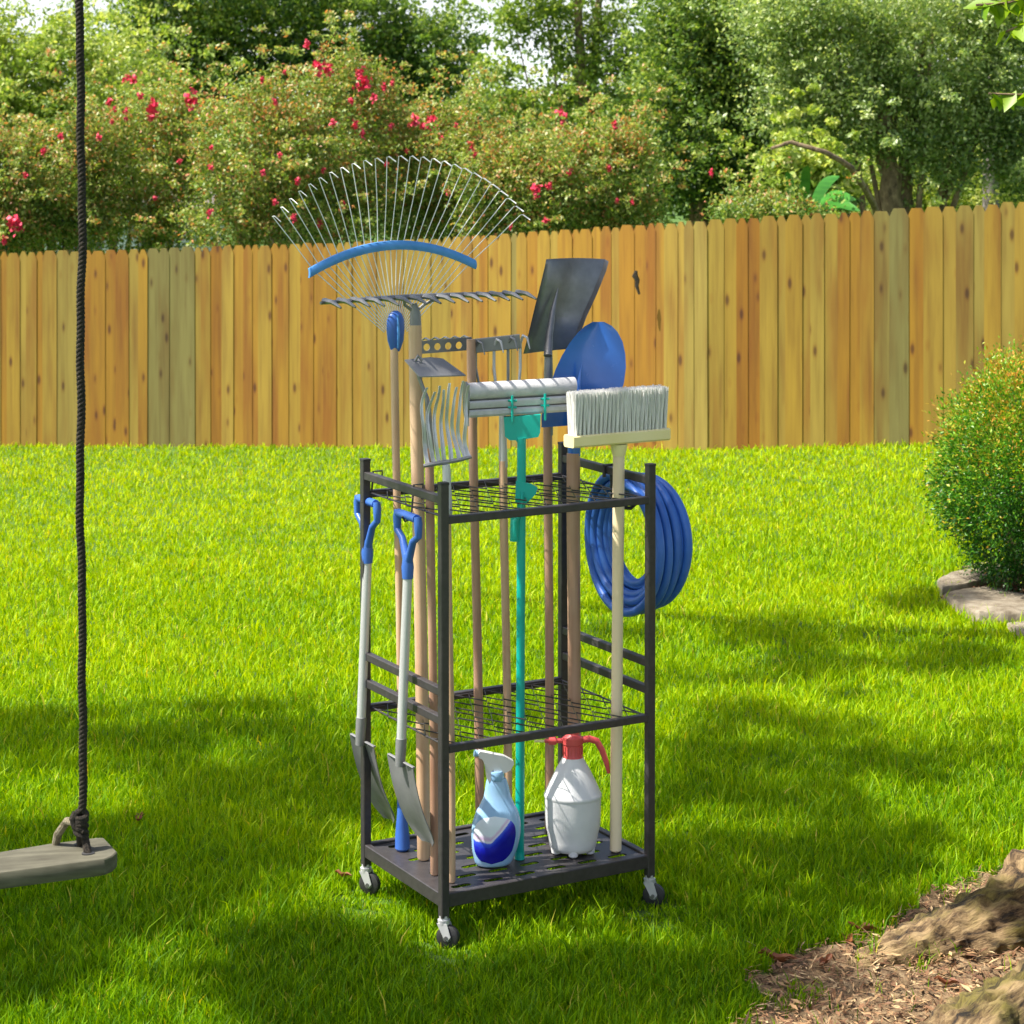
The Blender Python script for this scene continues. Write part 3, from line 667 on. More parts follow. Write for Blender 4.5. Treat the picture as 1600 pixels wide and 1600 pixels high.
for k in range(9):
    a = k * .7; mb.tube([SH + Vector((math.cos(a) * .04, math.sin(a) * .04, -.02)), SH + Vector((math.cos(a) * .12, math.sin(a) * .12, .25)), SH + Vector((math.cos(a) * .26, math.sin(a) * .26, .6))], [.014, .011, .005], 6)
mb.build('stem', 'bark', shr)
stones = [([(1464, 921), (1492, 904), (1535, 896), (1556, 903), (1548, 918), (1520, 926), (1472, 937)], .045, 'pale thin flagstone catching the sun at the left of the shrub bed'),
          ([(1473, 941), (1545, 926), (1590, 940), (1640, 948), (1625, 974), (1596, 978), (1530, 978), (1490, 958)], .05, 'broad tan flagstone in front of the shrub bed'),
          ([(1500, 896), (1540, 884), (1572, 892), (1560, 901), (1530, 895)], .03, 'small whitish stone tucked against the shrub base'),
          ([(1570, 985), (1640, 981), (1700, 995), (1690, 1010), (1600, 1004)], .04, 'reddish tan flagstone at the right edge below the broad one')]
for pts, th, lab in stones:
    g_ = [on_ground(u, v) for u, v in pts]; c = sum(g_, Vector()) / len(g_)
    mb = MB(); rim = []
    for i in range(len(g_)):
        for k in range(4):
            q = g_[i].lerp(g_[(i + 1) % len(g_)], k / 4); q = c + (q - c) * random.uniform(.96, 1.03); rim.append(q)
    n = len(rim); lo = [Vector((p.x, p.y, c.z - .02)) for p in rim]; mi = [Vector((p.x, p.y, c.z + th * .75)) for p in rim]
    hi = [Vector((c.x + (p.x - c.x) * .96, c.y + (p.y - c.y) * .96, c.z + th + random.uniform(-.003, .003))) for p in rim]
    fs = [(i, (i + 1) % n, n + (i + 1) % n, n + i) for i in range(n)] + [(n + i, n + (i + 1) % n, 2 * n + (i + 1) % n, 2 * n + i) for i in range(n)] + [(2 * n + i, 2 * n + (i + 1) % n, 3 * n) for i in range(n)]
    mb.add(lo + mi + hi + [Vector((c.x, c.y, c.z + th))], fs)
    ob = mb.build('flagstone', 'flagstone', None, 50); ob.location = (0, 0, 0); tag(ob, lab, 'stone', 'flagstones edging the shrub bed')

# ------------------------------------------------------------------ shade tree (trunk just right of the frame, roots in view, crown overhead)
TB = Vector((1.95, 5.45, 0.0))
shade = empty('shade_tree', TB, 'big tree with rough roots at the lower right and leaves hanging into the top right', 'tree')
def rough_tube(pts, rs, seg=90, n=60, flat=1.0, amp=.12, name='root', mat='bark'):
    pts = [Vector(p) for p in pts]; out, rr = [], []
    m = len(pts)
    for i in range(seg + 1):
        t = i / seg * (m - 1); k = min(int(t), m - 2); f = t - k
        p0, p1, p2, p3 = pts[max(k - 1, 0)], pts[k], pts[k + 1], pts[min(k + 2, m - 1)]
        q = .5 * ((2 * p1) + (p2 - p0) * f + (2 * p0 - 5 * p1 + 4 * p2 - p3) * f * f + (3 * p1 - p0 - 3 * p2 + p3) * f ** 3)
        out.append(q); rr.append(rs[k] + (rs[k + 1] - rs[k]) * f)
    mb = MB(); mb.tube(out, rr, n, flat=flat)
    for i, v in enumerate(mb.v):
        c = out[min(i // n, seg)]; v = Vector(v); dd = v - c
        h = (i % n) / n * 2 * math.pi
        s = 1 + amp * (math.sin(h * 5 + i // n * .11) * .5 + math.sin(h * 11 + i // n * .3 + 2) * .3 + math.sin(i // n * .9 + h * 3) * .3) + random.uniform(-.022, .022) + .07 * math.sin(h * 17 + 2.2 * math.sin(i // n * .35) + 1.5 * math.sin(i // n * .83 + h * 2)) * math.sin(i // n * .27 + h * 4) - .09 * max(0, math.sin(h * 23 + 1.2 * math.sin(i // n * .21) + 3 * math.sin(i // n * .045))) ** 3
        mb.v[i] = tuple(c + dd * s)
    ob = mb.build(name, 'root_bark' if name in ('trunk', 'root') else mat, shade, 80)
    al = [0.0]
    for i in range(1, len(out)): al.append(al[-1] + (out[i] - out[i - 1]).length)
    gv = [(math.cos((i % n) / n * 6.2832) * rr[min(i // n, seg)], math.sin((i % n) / n * 6.2832) * rr[min(i // n, seg)], al[min(i // n, seg)]) for i in range(len(mb.v))]
    ga = ob.data.attributes.new('grain', 'FLOAT_VECTOR', 'POINT'); ga.data.foreach_set('vector', np.array(gv, np.float32).ravel())
    return ob
def G(u, v, dz=0): p = on_ground(u, v); p.z += dz; return p
rough_tube([TB + Vector((0, 0, -.2)), TB + Vector((0, 0, .25)), TB + Vector((.02, 0, .8)), TB + Vector((.05, .02, 2)), TB + Vector((-.02, .05, 3.6)), TB + Vector((-.1, .1, 5.2))], [.50, .40, .33, .29, .25, .2], name='trunk')
rough_tube([TB + Vector((0, .1, .14)), G(1690, 1425, .02), G(1600, 1450, -.01), G(1500, 1474, -.02), G(1420, 1490, -.028), G(1330, 1506, -.038)], [.26, .18, .15, .12, .085, .045], flat=1.0, mat='root_bark')
rough_tube([TB + Vector((0, -.1, .2)), G(1760, 1560, .06), G(1650, 1600, .0), G(1560, 1640, -.005), G(1460, 1690, -.02), G(1380, 1760, -.05)], [.26, .18, .15, .14, .11, .04], mat='root_bark')
rough_tube([TB + Vector((.2, -.1, .2)), TB + Vector((.2, -.7, .0)), TB + Vector((.1, -1.2, -.05))], [.22, .13, .05], mat='root_bark')
# limbs over the yard
limbs_ = [[TB + Vector((-.05, .05, 4.2)), Vector((.6, 5.6, 5.2)), Vector((-.9, 4.9, 5.5)), Vector((-2.6, 5.4, 5.9)), Vector((-4.2, 6.2, 6.2))],
          [TB + Vector((-.05, .1, 4.8)), Vector((.9, 7.2, 5.6)), Vector((-.6, 8.6, 6.1)), Vector((-2.6, 9.2, 6.3)), Vector((-4.0, 10, 6.4))],
          [TB + Vector((-.1, .1, 5.0)), Vector((1.2, 5.0, 6.2)), Vector((0, 4.0, 6.8)), Vector((-1.8, 3.4, 6.9))],
          [TB + Vector((0, .1, 4.6)), Vector((2.6, 6.8, 5.6)), Vector((2.2, 8.6, 6.2)), Vector((.6, 10.2, 6.5))]]
for L_ in limbs_: rough_tube(L_, [.17, .12, .09, .06, .03][:len(L_)], 24, 12, amp=.08, name='limb')
# leaf clumps placed in the crown so that their shade falls across the near lawn
shade_px = [(330, 1165, 280, 85, 20), (1250, 1060, 240, 35, 8), (1150, 1150, 130, 40, 5), (60, 1150, 120, 40, 8), (250, 1330, 270, 70, 30), (120, 1440, 200, 50, 22), (480, 1240, 120, 50, 8), (30, 1530, 90, 50, 8),
            (860, 1545, 300, 60, 34), (1150, 1470, 130, 50, 14), (500, 1520, 130, 45, 14), (700, 1600, 260, 60, 22), (1250, 1000, 260, 22, 9), (1440, 945, 60, 16, 5), (1500, 1040, 120, 22, 4),
            (1180, 1230, 100, 60, 10), (1420, 1180, 160, 50, 8), (1340, 1340, 140, 50, 12), (1080, 1350, 60, 40, 8), (-300, 1300, 220, 260, 30), (1900, 1150, 160, 90, 8), (760, 1120, 100, 20, 3)]
cl = []
for u, v, ru, rv, n_ in shade_px:
    for _ in range(int(n_ * 2.0)):
        for _try in range(8):
            uu, vv = random.gauss(u, ru * .55), random.gauss(v, rv * .6)
            if vv < 900: continue
            ts = ((uu - 620) * -500 + (vv - 1345) * 225) / (500 ** 2 + 225 ** 2); ts = min(1, max(0, ts))
            if math.hypot(uu - 620 + 500 * ts, vv - 1345 - 225 * ts) < 42: continue
            if ((uu - 60) / 110) ** 2 + ((vv - 1245) / 40) ** 2 < 1 or ((uu - 1150) / 120) ** 2 + ((vv - 1385) / 28) ** 2 < 1: continue
            g0 = on_ground(uu, vv); hit = False
            for z in (.45, .8, 1.2, 1.55):
                q = g0 + SUN * (z / SUN.z)
                if -.60 < q.x < .62 and 5.45 < q.y < 6.75: hit = True
            if hit and random.random() < .93: continue
            t = random.uniform(4.3, 6.6) / SUN.z; cl.append(g0 + SUN * t); break
cl = np.array([tuple(c) for c in cl]); ncl = len(cl); per = 56; ci = np.repeat(np.arange(ncl), per); m = len(ci)
off = unit(rng.normal(size=(m, 3))) * (rng.random(m) ** .5)[:, None] * (.18 * rng.uniform(.45, 1.5, ncl))[ci][:, None]
Va, Fa, Ta = leaf_arrays(cl[ci] + off, .075, rng.random(m), .6, .6)
# drooping sprays of leaves in the top right corner
tw = MB(); Cl, Dl = [], []
def spray(pts, d, nl):
    w_ = [P(u, v, d) for u, v in pts]; w0 = [Vector((w_[0].x + .3, w_[0].y, w_[0].z + 3.4))] + w_ if False else w_
    tw.tube(w0, [.004] * len(w0), 6)
    for k in range(nl):
        t = (k + random.random() * .6) / nl * (len(w_) - 1); i = min(int(t), len(w_) - 2); p = w_[i].lerp(w_[i + 1], t - i)
        dd = Vector((random.uniform(-.5, .5) + (.7 if k % 2 else -.5), random.uniform(-.4, .4), random.uniform(-.9, -.1))).normalized()
        Cl.append(tuple(p + dd * .028)); Dl.append(tuple(dd))
spray([(1660, -60), (1610, -5), (1570, 5), (1525, 8)], 6.6, 24); spray([(1680, 20), (1620, 30), (1590, 42), (1570, 50)], 6.6, 13)
spray([(1700, -40), (1640, -10), (1600, 5)], 6.6, 9); spray([(1690, 110), (1640, 140), (1595, 148), (1545, 146)], 6.9, 22)
tw.tube([P(1640, 140, 6.9), P(1690, 110, 6.9), P(1760, -20, 6.8), P(1780, -300, 6.6), Vector((2.2, 6.6, 5.5))], [.004, .006, .009, .013, .02], 7)
tw.tube([P(1610, -5, 6.6), P(1680, -90, 6.6), P(1780, -300, 6.6)], [.004, .006, .011], 7)
tw.tube([P(1620, 30, 6.6), P(1680, 20, 6.6), P(1760, -20, 6.8)], [.004, .005, .008], 7)
tw.build('twig', 'bark', shade)
Vb, Fb, Tb = leaf_arrays(np.array(Cl), .080, rng.uniform(.6, 1, len(Cl)), .55, .8, np.array(Dl))
Vv = np.concatenate([Va, Vb]); Ff = np.concatenate([Fa, Fb + len(Va)])
np_mesh('crown', Vv, [Ff], 'leaf_shade', shade, tint=np.concatenate([Ta, Tb]))

# fallen leaves
fallen = [(218, 1297, .030, 'curled tan leaf lying on the grass right of the swing seat'), (536, 1388, .026, 'orange leaf lying on the grass left of the rack'), (30, 1398, .03, 'brown leaf on the grass under the swing seat'),
          (1352, 1462, .045, 'rust brown leaf on the edge of the bare soil'), (1215, 1508, .050, 'dark brown curled leaf at the left tip of the bare soil'), (1480, 1545, .032, 'pinkish broken leaf between the two roots'), (1325, 1478, .034, 'brown leaf beside the rust coloured one on the soil'), (1290, 1512, .03, 'thin brown leaf in the middle of the bare soil')]
for u, v, s_, lab in fallen:
    c = G(u, v, .012 if u > 1100 else .035); a = random.uniform(0, 3.1); e1 = Vector((math.cos(a), math.sin(a), .1)); e2 = Vector((-math.sin(a), math.cos(a), .25)); rows = []
    for i in range(7):
        t = i / 6 * 2 - 1; hw = s_ * .5 * max(.05, (1 - t * t)) ** .7; cc = c + e1 * t * s_ + Vector((0, 0, .25 * s_ * t * t))
        hw *= .72 + .2 * math.sin(i * 2.3 + u); cc = cc + Vector((0, 0, .12 * s_ * math.sin(i * 1.7 + v))); rows.append([cc - e2 * hw + Vector((0, 0, hw * 1.0)), cc - e2 * hw * .4, cc, cc + e2 * hw * .5, cc + e2 * hw + Vector((0, 0, hw * .7))])
    mb = MB(); mb.sheet(rows, (0, 0, .0012)); tag(mb.build('fallen_leaf', 'brown_leaf'), lab, 'leaf', 'fallen leaves')

# ------------------------------------------------------------------ swing
SD = 4.55
swing = empty('rope_swing', P(130, 1330, SD), 'weathered wooden plank swing seat on a dark knotted rope at the left', 'swing')
def board_pt(u, v, d): return P(u, v, d)
# seat top surface corners (near edge d=4.47, far edge further)
dn, df = 4.47, 4.72
zt = EYE - (1345 - HZ) / FPX * dn
e_x = Vector((.9985, .055, 0.0)); e_y = Vector((-.055, .9985, 0))
org = P(183, 1333, 4.52)
Lb, wb, th = 1.0, .22, .033
slope = Vector((1, .30, .085)).normalized(); back = Vector((-.30, 1, 0)).normalized()
def on_seat(u, v):
    nn = slope.cross(back); o = Vector((0, 0, EYE)); dr = Vector(((u - 800) / FPX, 1, -(v - HZ) / FPX))
    return o + dr * ((org - o).dot(nn) / dr.dot(nn))
top_pts = [on_seat(*q) for q in ((183, 1330), (176, 1337), (163, 1342), (0, 1364), (-600, 1452), (-600, 1420), (0, 1331), (80, 1318), (152, 1309), (163, 1309))]
def seat_build():
    n = len(top_pts); c = sum(top_pts, Vector()) / n; mb = MB(); ch = .0025
    ins = [p + (c - p).normalized() * ch for p in top_pts]
    ring0 = [p + Vector((0, 0, 0)) for p in ins]; ring1 = [p - Vector((0, 0, ch)) for p in top_pts]; ring2 = [p - Vector((0, 0, th - ch)) for p in top_pts]; ring3 = [p - Vector((0, 0, th)) for p in ins]
    vs = ring0 + ring1 + ring2 + ring3
    fs = [tuple(range(n))] + [(k * n + i, k * n + (i + 1) % n, (k + 1) * n + (i + 1) % n, (k + 1) * n + i) for k in range(3) for i in range(n)] + [tuple(3 * n + i for i in range(n))[::-1]]
    mb.add(vs, fs); return mb.build('seat', 'swing_wood', swing)
seat_build()
def twisted_rope(p0, p1, r, name, mat='rope_fibre', turns=60, strands=3, sag=None):
    mb = MB(); p0, p1 = Vector(p0), Vector(p1); n = turns * 9; ax = (p1 - p0).normalized(); x = ax.cross(Vector((.2, 1, .1))).normalized(); y = ax.cross(x)
    for s in range(strands):
        pts = []
        for i in range(n + 1):
            t = i / n; a = 2 * math.pi * (t * turns + s / strands); c = p0.lerp(p1, t)
            if sag: c = c + sag(t)
            pts.append(c + (x * math.cos(a) + y * math.sin(a)) * r * .52)
        mb.tube(pts, r * .56, 7)
    return mb.build(name, mat, swing, 60)
top = Vector((P(121, -40, SD).x, SD, 5.45)); kn = P(128, 1270, SD)
wig = lambda t: Vector((.0022 * math.sin(t * 31) + .0014 * math.sin(t * 83) + .0009 * math.sin(t * 190), .002 * math.sin(t * 50), 0))
twisted_rope(kn, top, .0085, 'rope', turns=170, sag=wig)
mb = MB()
for k in range(6):
    pts = []
    for i in range(17):
        a = 2 * math.pi * i / 16; pts.append(kn + Vector((math.cos(a) * .011 - .002, math.sin(a) * .011, -.004 - k * .0075 + .006 * math.sin(a * 1 + k))))
    mb.tube(pts, .0058, 7)
mb.tube([kn + Vector((-.012, -.004, .002)), kn + Vector((-.018, -.008, -.01)), kn + Vector((-.014, -.006, -.026)), kn + Vector((.006, -.01, -.036))], .007, 8)
mb.build('knot', 'rope_fibre', swing)
h1 = on_seat(138, 1334); h2 = on_seat(126, 1320)
twisted_rope(kn + Vector((.006, 0, -.05)), h1 + Vector((0, 0, -.004)), .008, 'rope', turns=4); twisted_rope(kn + Vector((-.006, .01, -.04)), h2 + Vector((0, 0, -.004)), .008, 'rope', turns=4)
for h in (h1, h2):
    mb = MB(); mb.lathe(h + Vector((0, 0, .0015)), [(.0135, -.004), (.0135, .0005), (.0125, .001)], 16, 1, .8); mb.build('rope_hole', 'wheel_rubber', swing)
mb = MB(); mb.tube([kn + Vector((-.008, .0, -.02)), kn.lerp(on_seat(87, 1319), .45) + Vector((-.006, 0, .012)), kn.lerp(on_seat(87, 1319), .8) + Vector((-.006, 0, .008)), on_seat(87, 1319)], [.008, .0085, .0088, .0078], 10); mb.build('rope_tail', 'rope_end', swing)
# second rope of the seat, out of the picture to the left
kn2 = org + slope * (-.93) + back * .04
twisted_rope(kn2 + Vector((0, 0, -.02)), Vector((kn2.x, kn2.y, 5.45)), .0085, 'rope', turns=150)

# ------------------------------------------------------------------ storage rack
rack = empty('tool_rack', K(0, 0, 0), 'black metal rolling garden tool rack standing on the lawn', 'rack')
ps = .0225
def rk_bar(a0, b0, z0, a1, b1, z1, w1, w2, name, mat='rack_paint', par=rack):
    mb = MB(); p, q = K(a0, b0, z0), K(a1, b1, z1); mb.bar(p, q, w1, w2, up=ZX if abs((q - p).normalized().dot(ZX)) < .9 else AX); return mb.build(name, mat, par)
for a, b in ((0, 0), (RW, 0), (0, RD), (RW, RD)):
    post = rk_bar(a, b, Z_PB, a, b, Z_TOP - .006, ps, ps, 'post')
    mb = MB(); mb.box(K(a, b, Z_TOP - .003), AX * (ps / 2 + .001), BX * (ps / 2 + .001), ZX * .003, .002); mb.build('cap', 'wheel_rubber', post)
h = ps / 2
for nm, z in (('top', Z_R1), ('mid', Z_R2)):
    rk_bar(h, 0, z, RW - h, 0, z, .020, .020, 'rail'); rk_bar(h, RD, z, RW - h, RD, z, .020, .020, 'rail')
for a in (0, RW):
    for z in (1.158, .662, .588): rk_bar(a, h, z, a, RD - h, z, .018, .022, 'side_rail')
# wire grids (diamond lattice dividers)
def grid(z):
    mb = MB(); r = .0021; zz = z
    x0, x1, y0, y1 = .01, RW - .01, .01, RD - .01
    for b in (y0 + .005, y1 - .005): mb.tube([K(x0, b, zz), K(x1, b, zz)], r, 6)
    for a in (.012, RW - .012): mb.tube([K(a, y0, zz), K(a, y1, zz)], r * 1.2, 6)
    nb = 4; na = 6
    for j in range(nb):
        yb = y0 + (y1 - y0) * (j + .5) / nb; amp = (y1 - y0) / nb * .5
        for sgn in (1, -1):
            pts = []
            for i in range(na * 2 + 1):
                t = i / (na * 2); ph = (i % 2) * 2 - 1
                pts.append(K(x0 + (x1 - x0) * t, yb + sgn * ph * amp * .96, zz + (.002 if sgn > 0 else -.002)))
            mb.tube(pts, r, 6)
    return mb.build('wire_grid', 'rack_paint', rack)
grid(Z_R1 + .004); grid(Z_R2 + .004)
# bottom tray with slots
holes = []
for j in range(7):
    for i in range(6):
        cx = .075 + i * .096 + (.048 if j % 2 else 0) ; cy = .045 + j * .0615
        if .04 < cx < RW - .04: holes.append(oval(cx, cy, .029, .0105))
ZT = Z_R3 + .012
plate_holes([(.012, .012), (RW - .012, .012), (RW - .012, RD - .012), (.012, RD - .012)], holes, lambda x, y, hh: K(x, y, ZT - .0025 + hh), .0025).build('tray', 'rack_paint', rack)
for (a0, b0, a1, b1) in ((h, 0, RW - h, 0), (h, RD, RW - h, RD), (0, h, 0, RD - h), (RW, h, RW, RD - h)):
    rk_bar(a0, b0, Z_R3, a1, b1, Z_R3, .018, .036, 'tray_edge')
# casters
def caster(a, b, ang):
    root_p = K(a, b, Z_PB); f = Vector((math.cos(ang), math.sin(ang), 0)); s = Vector((-f.y, f.x, 0))
    mb = MB(); mb.tube([root_p + Vector((0, 0, .004)), root_p - Vector((0, 0, .006))], .012, 16); mb.tube([root_p - Vector((0, 0, .006)), root_p - Vector((0, 0, .018))], [.016, .015], 18)
    wc = root_p + f * .012; wc.z = root_p.z - .049
    for sg in (-1, 1):
        o = s * sg * .0125
        pts = [root_p + o - f * .014 - Vector((0, 0, .014)), root_p + o + f * .014 - Vector((0, 0, .014)), wc + o + f * .012 + Vector((0, 0, .003)), wc + o + f * .004 - Vector((0, 0, .008)), wc + o - f * .008]
        mb.prism(pts, s * sg * .0018)
    mb.bar(root_p + s * .013 - Vector((0, 0, .016)), root_p - s * .013 - Vector((0, 0, .016)), .027, .003, up=f)
    cf = mb.build('caster', 'bright_steel', rack)
    mb = MB(); mb.tube([wc - s * .0095, wc - s * .0075, wc + s * .0075, wc + s * .0095], [.026, .0295, .0295, .026], 28); mb.build('wheel', 'wheel_rubber', cf)
    mb = MB(); mb.tube([wc - s * .016, wc + s * .016], .005, 10); mb.tube([wc - s * .0105, wc + s * .0105], .012, 16); mb.build('axle', 'dark_steel', cf)
caster(0, 0, R_(-20)); caster(RW, 0, R_(-15)); caster(0, RD, R_(-25)); caster(RW, RD, R_(30))

# ------------------------------------------------------------------ tools
ZF = ZT + .0015
def foot(u, v): return on_shelf(u, v, ZF)
def up_at(u, v, base): return P(u, v, base.y)
def handle(root, p, q, r, mat='handle_wood', name='handle', n=16, bend=.002):
    pts = []; rs = []; m = 14
    for i in range(m + 1):
        t = i / m; pts.append(Vector(p).lerp(Vector(q), t) + Vector((bend * math.sin(t * 5), bend * math.cos(t * 4), 0))); rs.append(r * (1 + .03 * math.sin(t * 9)))
    rs = [rs[0] * .8] + rs + [rs[-1] * .85]; pts = [pts[0]] + pts + [pts[-1]]; pts[1] = pts[0].lerp(pts[2], .05)
    mb = MB(); mb.tube(pts, rs, n); return mb.build(name, mat, root)
YV = Vector((0, 1, 0))
px = lambda base: FPX / base.y        # pixels per metre there

# 1 leaf rake
b = foot(629, 1328); t = P(617, 540, b.y)
r = empty('leaf_rake', b, 'wide wire leaf rake with blue brace fanning out above the rack', 'rake', )
gp = b.lerp(t, .115)
handle(r, gp - (t - b) * .01, t, .0105)
mb = MB(); mb.tube([b, b + (t - b) * .004, b + (t - b) * .03, gp - (t - b) * .04, gp], [.016, .0205, .0195, .013, .0125], 20); mb.build('grip', 'blue_plastic', r)
hub0, hub1 = P(618, 549, b.y), P(620, 484, b.y)
prof = [(.012, 0), (.016, .008), (.0235, .03), (.0265, .06), (.0255, .085), (.018, .103), (.006, .111)]
mb = MB(); mb.lathe(hub0, prof, 24, 1, .62, AX, BX); hub = mb.build('hub', 'blue_plastic', r)
mb = MB(); mb.tube([hub0 - BX * .015 + Vector((.0, 0, .01)), hub0 - BX * .0185 + Vector((0, 0, .05)), hub0 - BX * .012 + Vector((0, 0, .1))], [.003, .0045, .003], 8); mb.build('hub_rib', 'brace_plastic', hub)
nt_ = 26
for i in range(nt_):
    s = i / (nt_ - 1)
    # tip arc and brace arc in the plane of the fan
    ang = R_(-52 + 104 * s)
    tip = P(632 + 248 * math.sin(ang) * (1.0 if s < .5 else .93), 500 - 256 * math.cos(ang) ** .93, b.y)
    br = P(615 + 119 * (2 * s - 1), 420 - 33 * (1 - (2 * s - 1) ** 2) - 8 * s, b.y)
    st = P(618 + 34 * (s - .5), 520 - 20 * math.cos((s - .5) * 3), b.y)
    off = AX - Vector((AX.x, 0, AX.z)); dirp = lambda p: p + YV * ((p.x - t.x) * AX.y / AX.x)
    st, br, tip = dirp(st), dirp(br), dirp(tip)
    pts = [st, st.lerp(br, .5) + BX * .004, br, br.lerp(tip, .5) - BX * .004, tip, tip - BX * .015 + Vector((0, 0, .001)), tip - BX * .055 + Vector((0, 0, -.012))]
    mb = MB(); mb.tube(pts, .0013, 6, flat=1.6); mb.build('tine', 'wire_steel', r)
pts = []
for i in range(25):
    s = i / 24 * 1.06 - .03; pts.append(dirp(P(615 + 119 * (2 * s - 1), 420 - 33 * (1 - (2 * s - 1) ** 2) - 8 * s, b.y)) - BX * .003)
rows = [[p - ZX * .0125 - BX * .003, p - ZX * .005 - BX * .0075, p + ZX * .005 - BX * .0075, p + ZX * .0125 - BX * .003] for p in pts]
mb = MB(); mb.sheet(rows, BX * .011); mb.build('brace', 'brace_plastic', r)
rows = []
for i in range(13):
    s = i / 12; q = dirp(P(618 + 130 * (s - .5), 472 - 4 * math.cos((s - .5) * 3), b.y)); q0 = dirp(P(618 + 30 * (s - .5), 500, b.y)); rows.append([q0, q])
# 2 bow rake
b = foot(662, 1343); t = P(649, 485, b.y)
r = empty('bow_rake', b, 'steel bow rake with thick light wooden handle and long toothed bar', 'rake')
handle(r, b, P(649.5, 508, b.y), .0175)
mb = MB(); mb.tube([P(649.5, 520, b.y), P(649, 490, b.y), P(646, 474, b.y)], [.0165, .0145, .009], 16); mb.build('ferrule', 'grey_steel', r)
c = P(662, 463, b.y); hl = .305
rows = []
mb = MB()
for i in range(21):
    s = i / 20 * 2 - 1; q = c + AX * s * hl + ZX * (-.006 * s * s); rows.append(q)
mb.tube(rows, [.0055 + .0040 * (1 - abs(i / 10 - 1) ** 2) for i in range(21)], 8, flat=.8); mb.build('bar', 'dark_steel', r)
mb = MB()
for sg in (-1, 1): mb.tube([P(648, 488, b.y), P(648, 476, b.y) + AX * sg * .03, c + AX * sg * .06], .0045, 8)
mb.build('bow', 'grey_steel', r)
for i in range(15):
    s = (i + .3) / 14.6 * 2 - 1; q = c + AX * s * hl
    mb = MB(); mb.tube([q + BX * .004, q - BX * .05 - ZX * .001, q - BX * .10 - ZX * .012], [.0085, .0070, .003], 6, flat=.9); mb.build('tine', 'dark_steel', r)
# 3 hoe
b = foot(679, 1367); t = P(669, 640, b.y)
r = empty('garden_hoe', b, 'garden hoe with flat dark blade over a curved neck', 'hoe')
handle(r, b, P(672, 700, b.y), .0115, 'dark_handle')
mb = MB(); mb.tube([P(672, 712, b.y), P(671, 690, b.y), P(669, 640, b.y), P(667, 622, b.y), P(660, 604, b.y), P(655, 590, b.y), P(652, 578, b.y), P(656, 566, b.y)], [.0125, .012, .008, .0065, .0055, .0055, .0055, .006], 10); mb.build('neck', 'dark_steel', r)
q = [P(632, 562, b.y - .02), P(672, 558, b.y + .06), P(692, 560, b.y + .07), P(728, 586, b.y + .03), P(655, 588, b.y - .06)]
mb = MB(); mb.prism(q, (0, 0, -.003)); mb.build('blade', 'grey_steel', r)
mb = MB(); mb.tube([P(648, 566, b.y), P(653, 556, b.y), P(660, 564, b.y)], .0045, 8); mb.build('rivet_loop', 'dark_steel', r)
# 4 flat tine steel rake
b = foot(706, 1379); t = P(699, 735, b.y)
r = empty('shrub_rake', b, 'small bright steel rake with wavy flat tines beside the front post', 'rake')
handle(r, b, P(700, 775, b.y), .0095)
mb = MB(); mb.tube([P(700.5, 815, b.y), P(699, 770, b.y), P(697, 726, b.y)], [.0115, .0115, .0105], 16); mb.build('ferrule', 'bright_steel', r)
pts = [P(662, 728, b.y), P(672, 726, b.y), P(690, 723, b.y), P(715, 719, b.y), P(737, 714, b.y)]
mb = MB(); mb.tube(pts, [.005, .006, .006, .006, .004], 8); mb.build('bar', 'grey_steel', r)
for i in range(8):
    s = i / 7; x0 = 668 + 66 * s; y0 = 724 - 9 * s; tp = 606 - 12 * s + 8 * (i % 2); rows = []
    for k in range(13):
        f = k / 12; cc = P(x0 - 2 * math.sin(f * 3) + 2.6 * math.sin(f * 7 + i * 1.3), y0 + (tp - y0) * f, b.y) + BX * (.02 * math.sin(f * 3) + .008 * math.sin(f * 9 + i)); hw = .0062 * (1 - .45 * f)
        rows.append([cc - AX * hw, cc + BX * .002, cc + AX * hw])
    mb = MB(); mb.sheet(rows, BX * .0018); mb.build('tine', 'bright_steel', r)
# 5 level rake with holes
b = foot(750, 1302); t = P(737, 530, b.y)
r = empty('perforated_rake', b, 'rake with a punched steel head plate on a reddish wooden handle', 'rake')
handle(r, b, t, .0125, 'dark_handle')
o5 = P(655, 553, b.y); Lp = .165
plate_holes([(0, 0), (Lp, .003), (Lp, .040), (.0, .036)], [oval(.022 + .034 * k, .018, .0105, .0105, 14) for k in range(4)], lambda x, y, hh: o5 + AX * x + ZX * y + BX * (hh - .004), .003).build('head_plate', 'grey_steel', r)
for i in range(6):
    q = o5 + AX * (.004 + .031 * i) + ZX * .036
    mb = MB(); mb.tube([q, q + BX * .03 + ZX * .004, q + BX * .07 - ZX * .01], [.003, .0028, .0015], 6); mb.build('tine', 'grey_steel', r)
mb = MB(); mb.tube([P(738, 665, b.y), P(737.5, 600, b.y)], [.0142, .0142], 16); mb.build('ferrule', 'dark_steel', r)
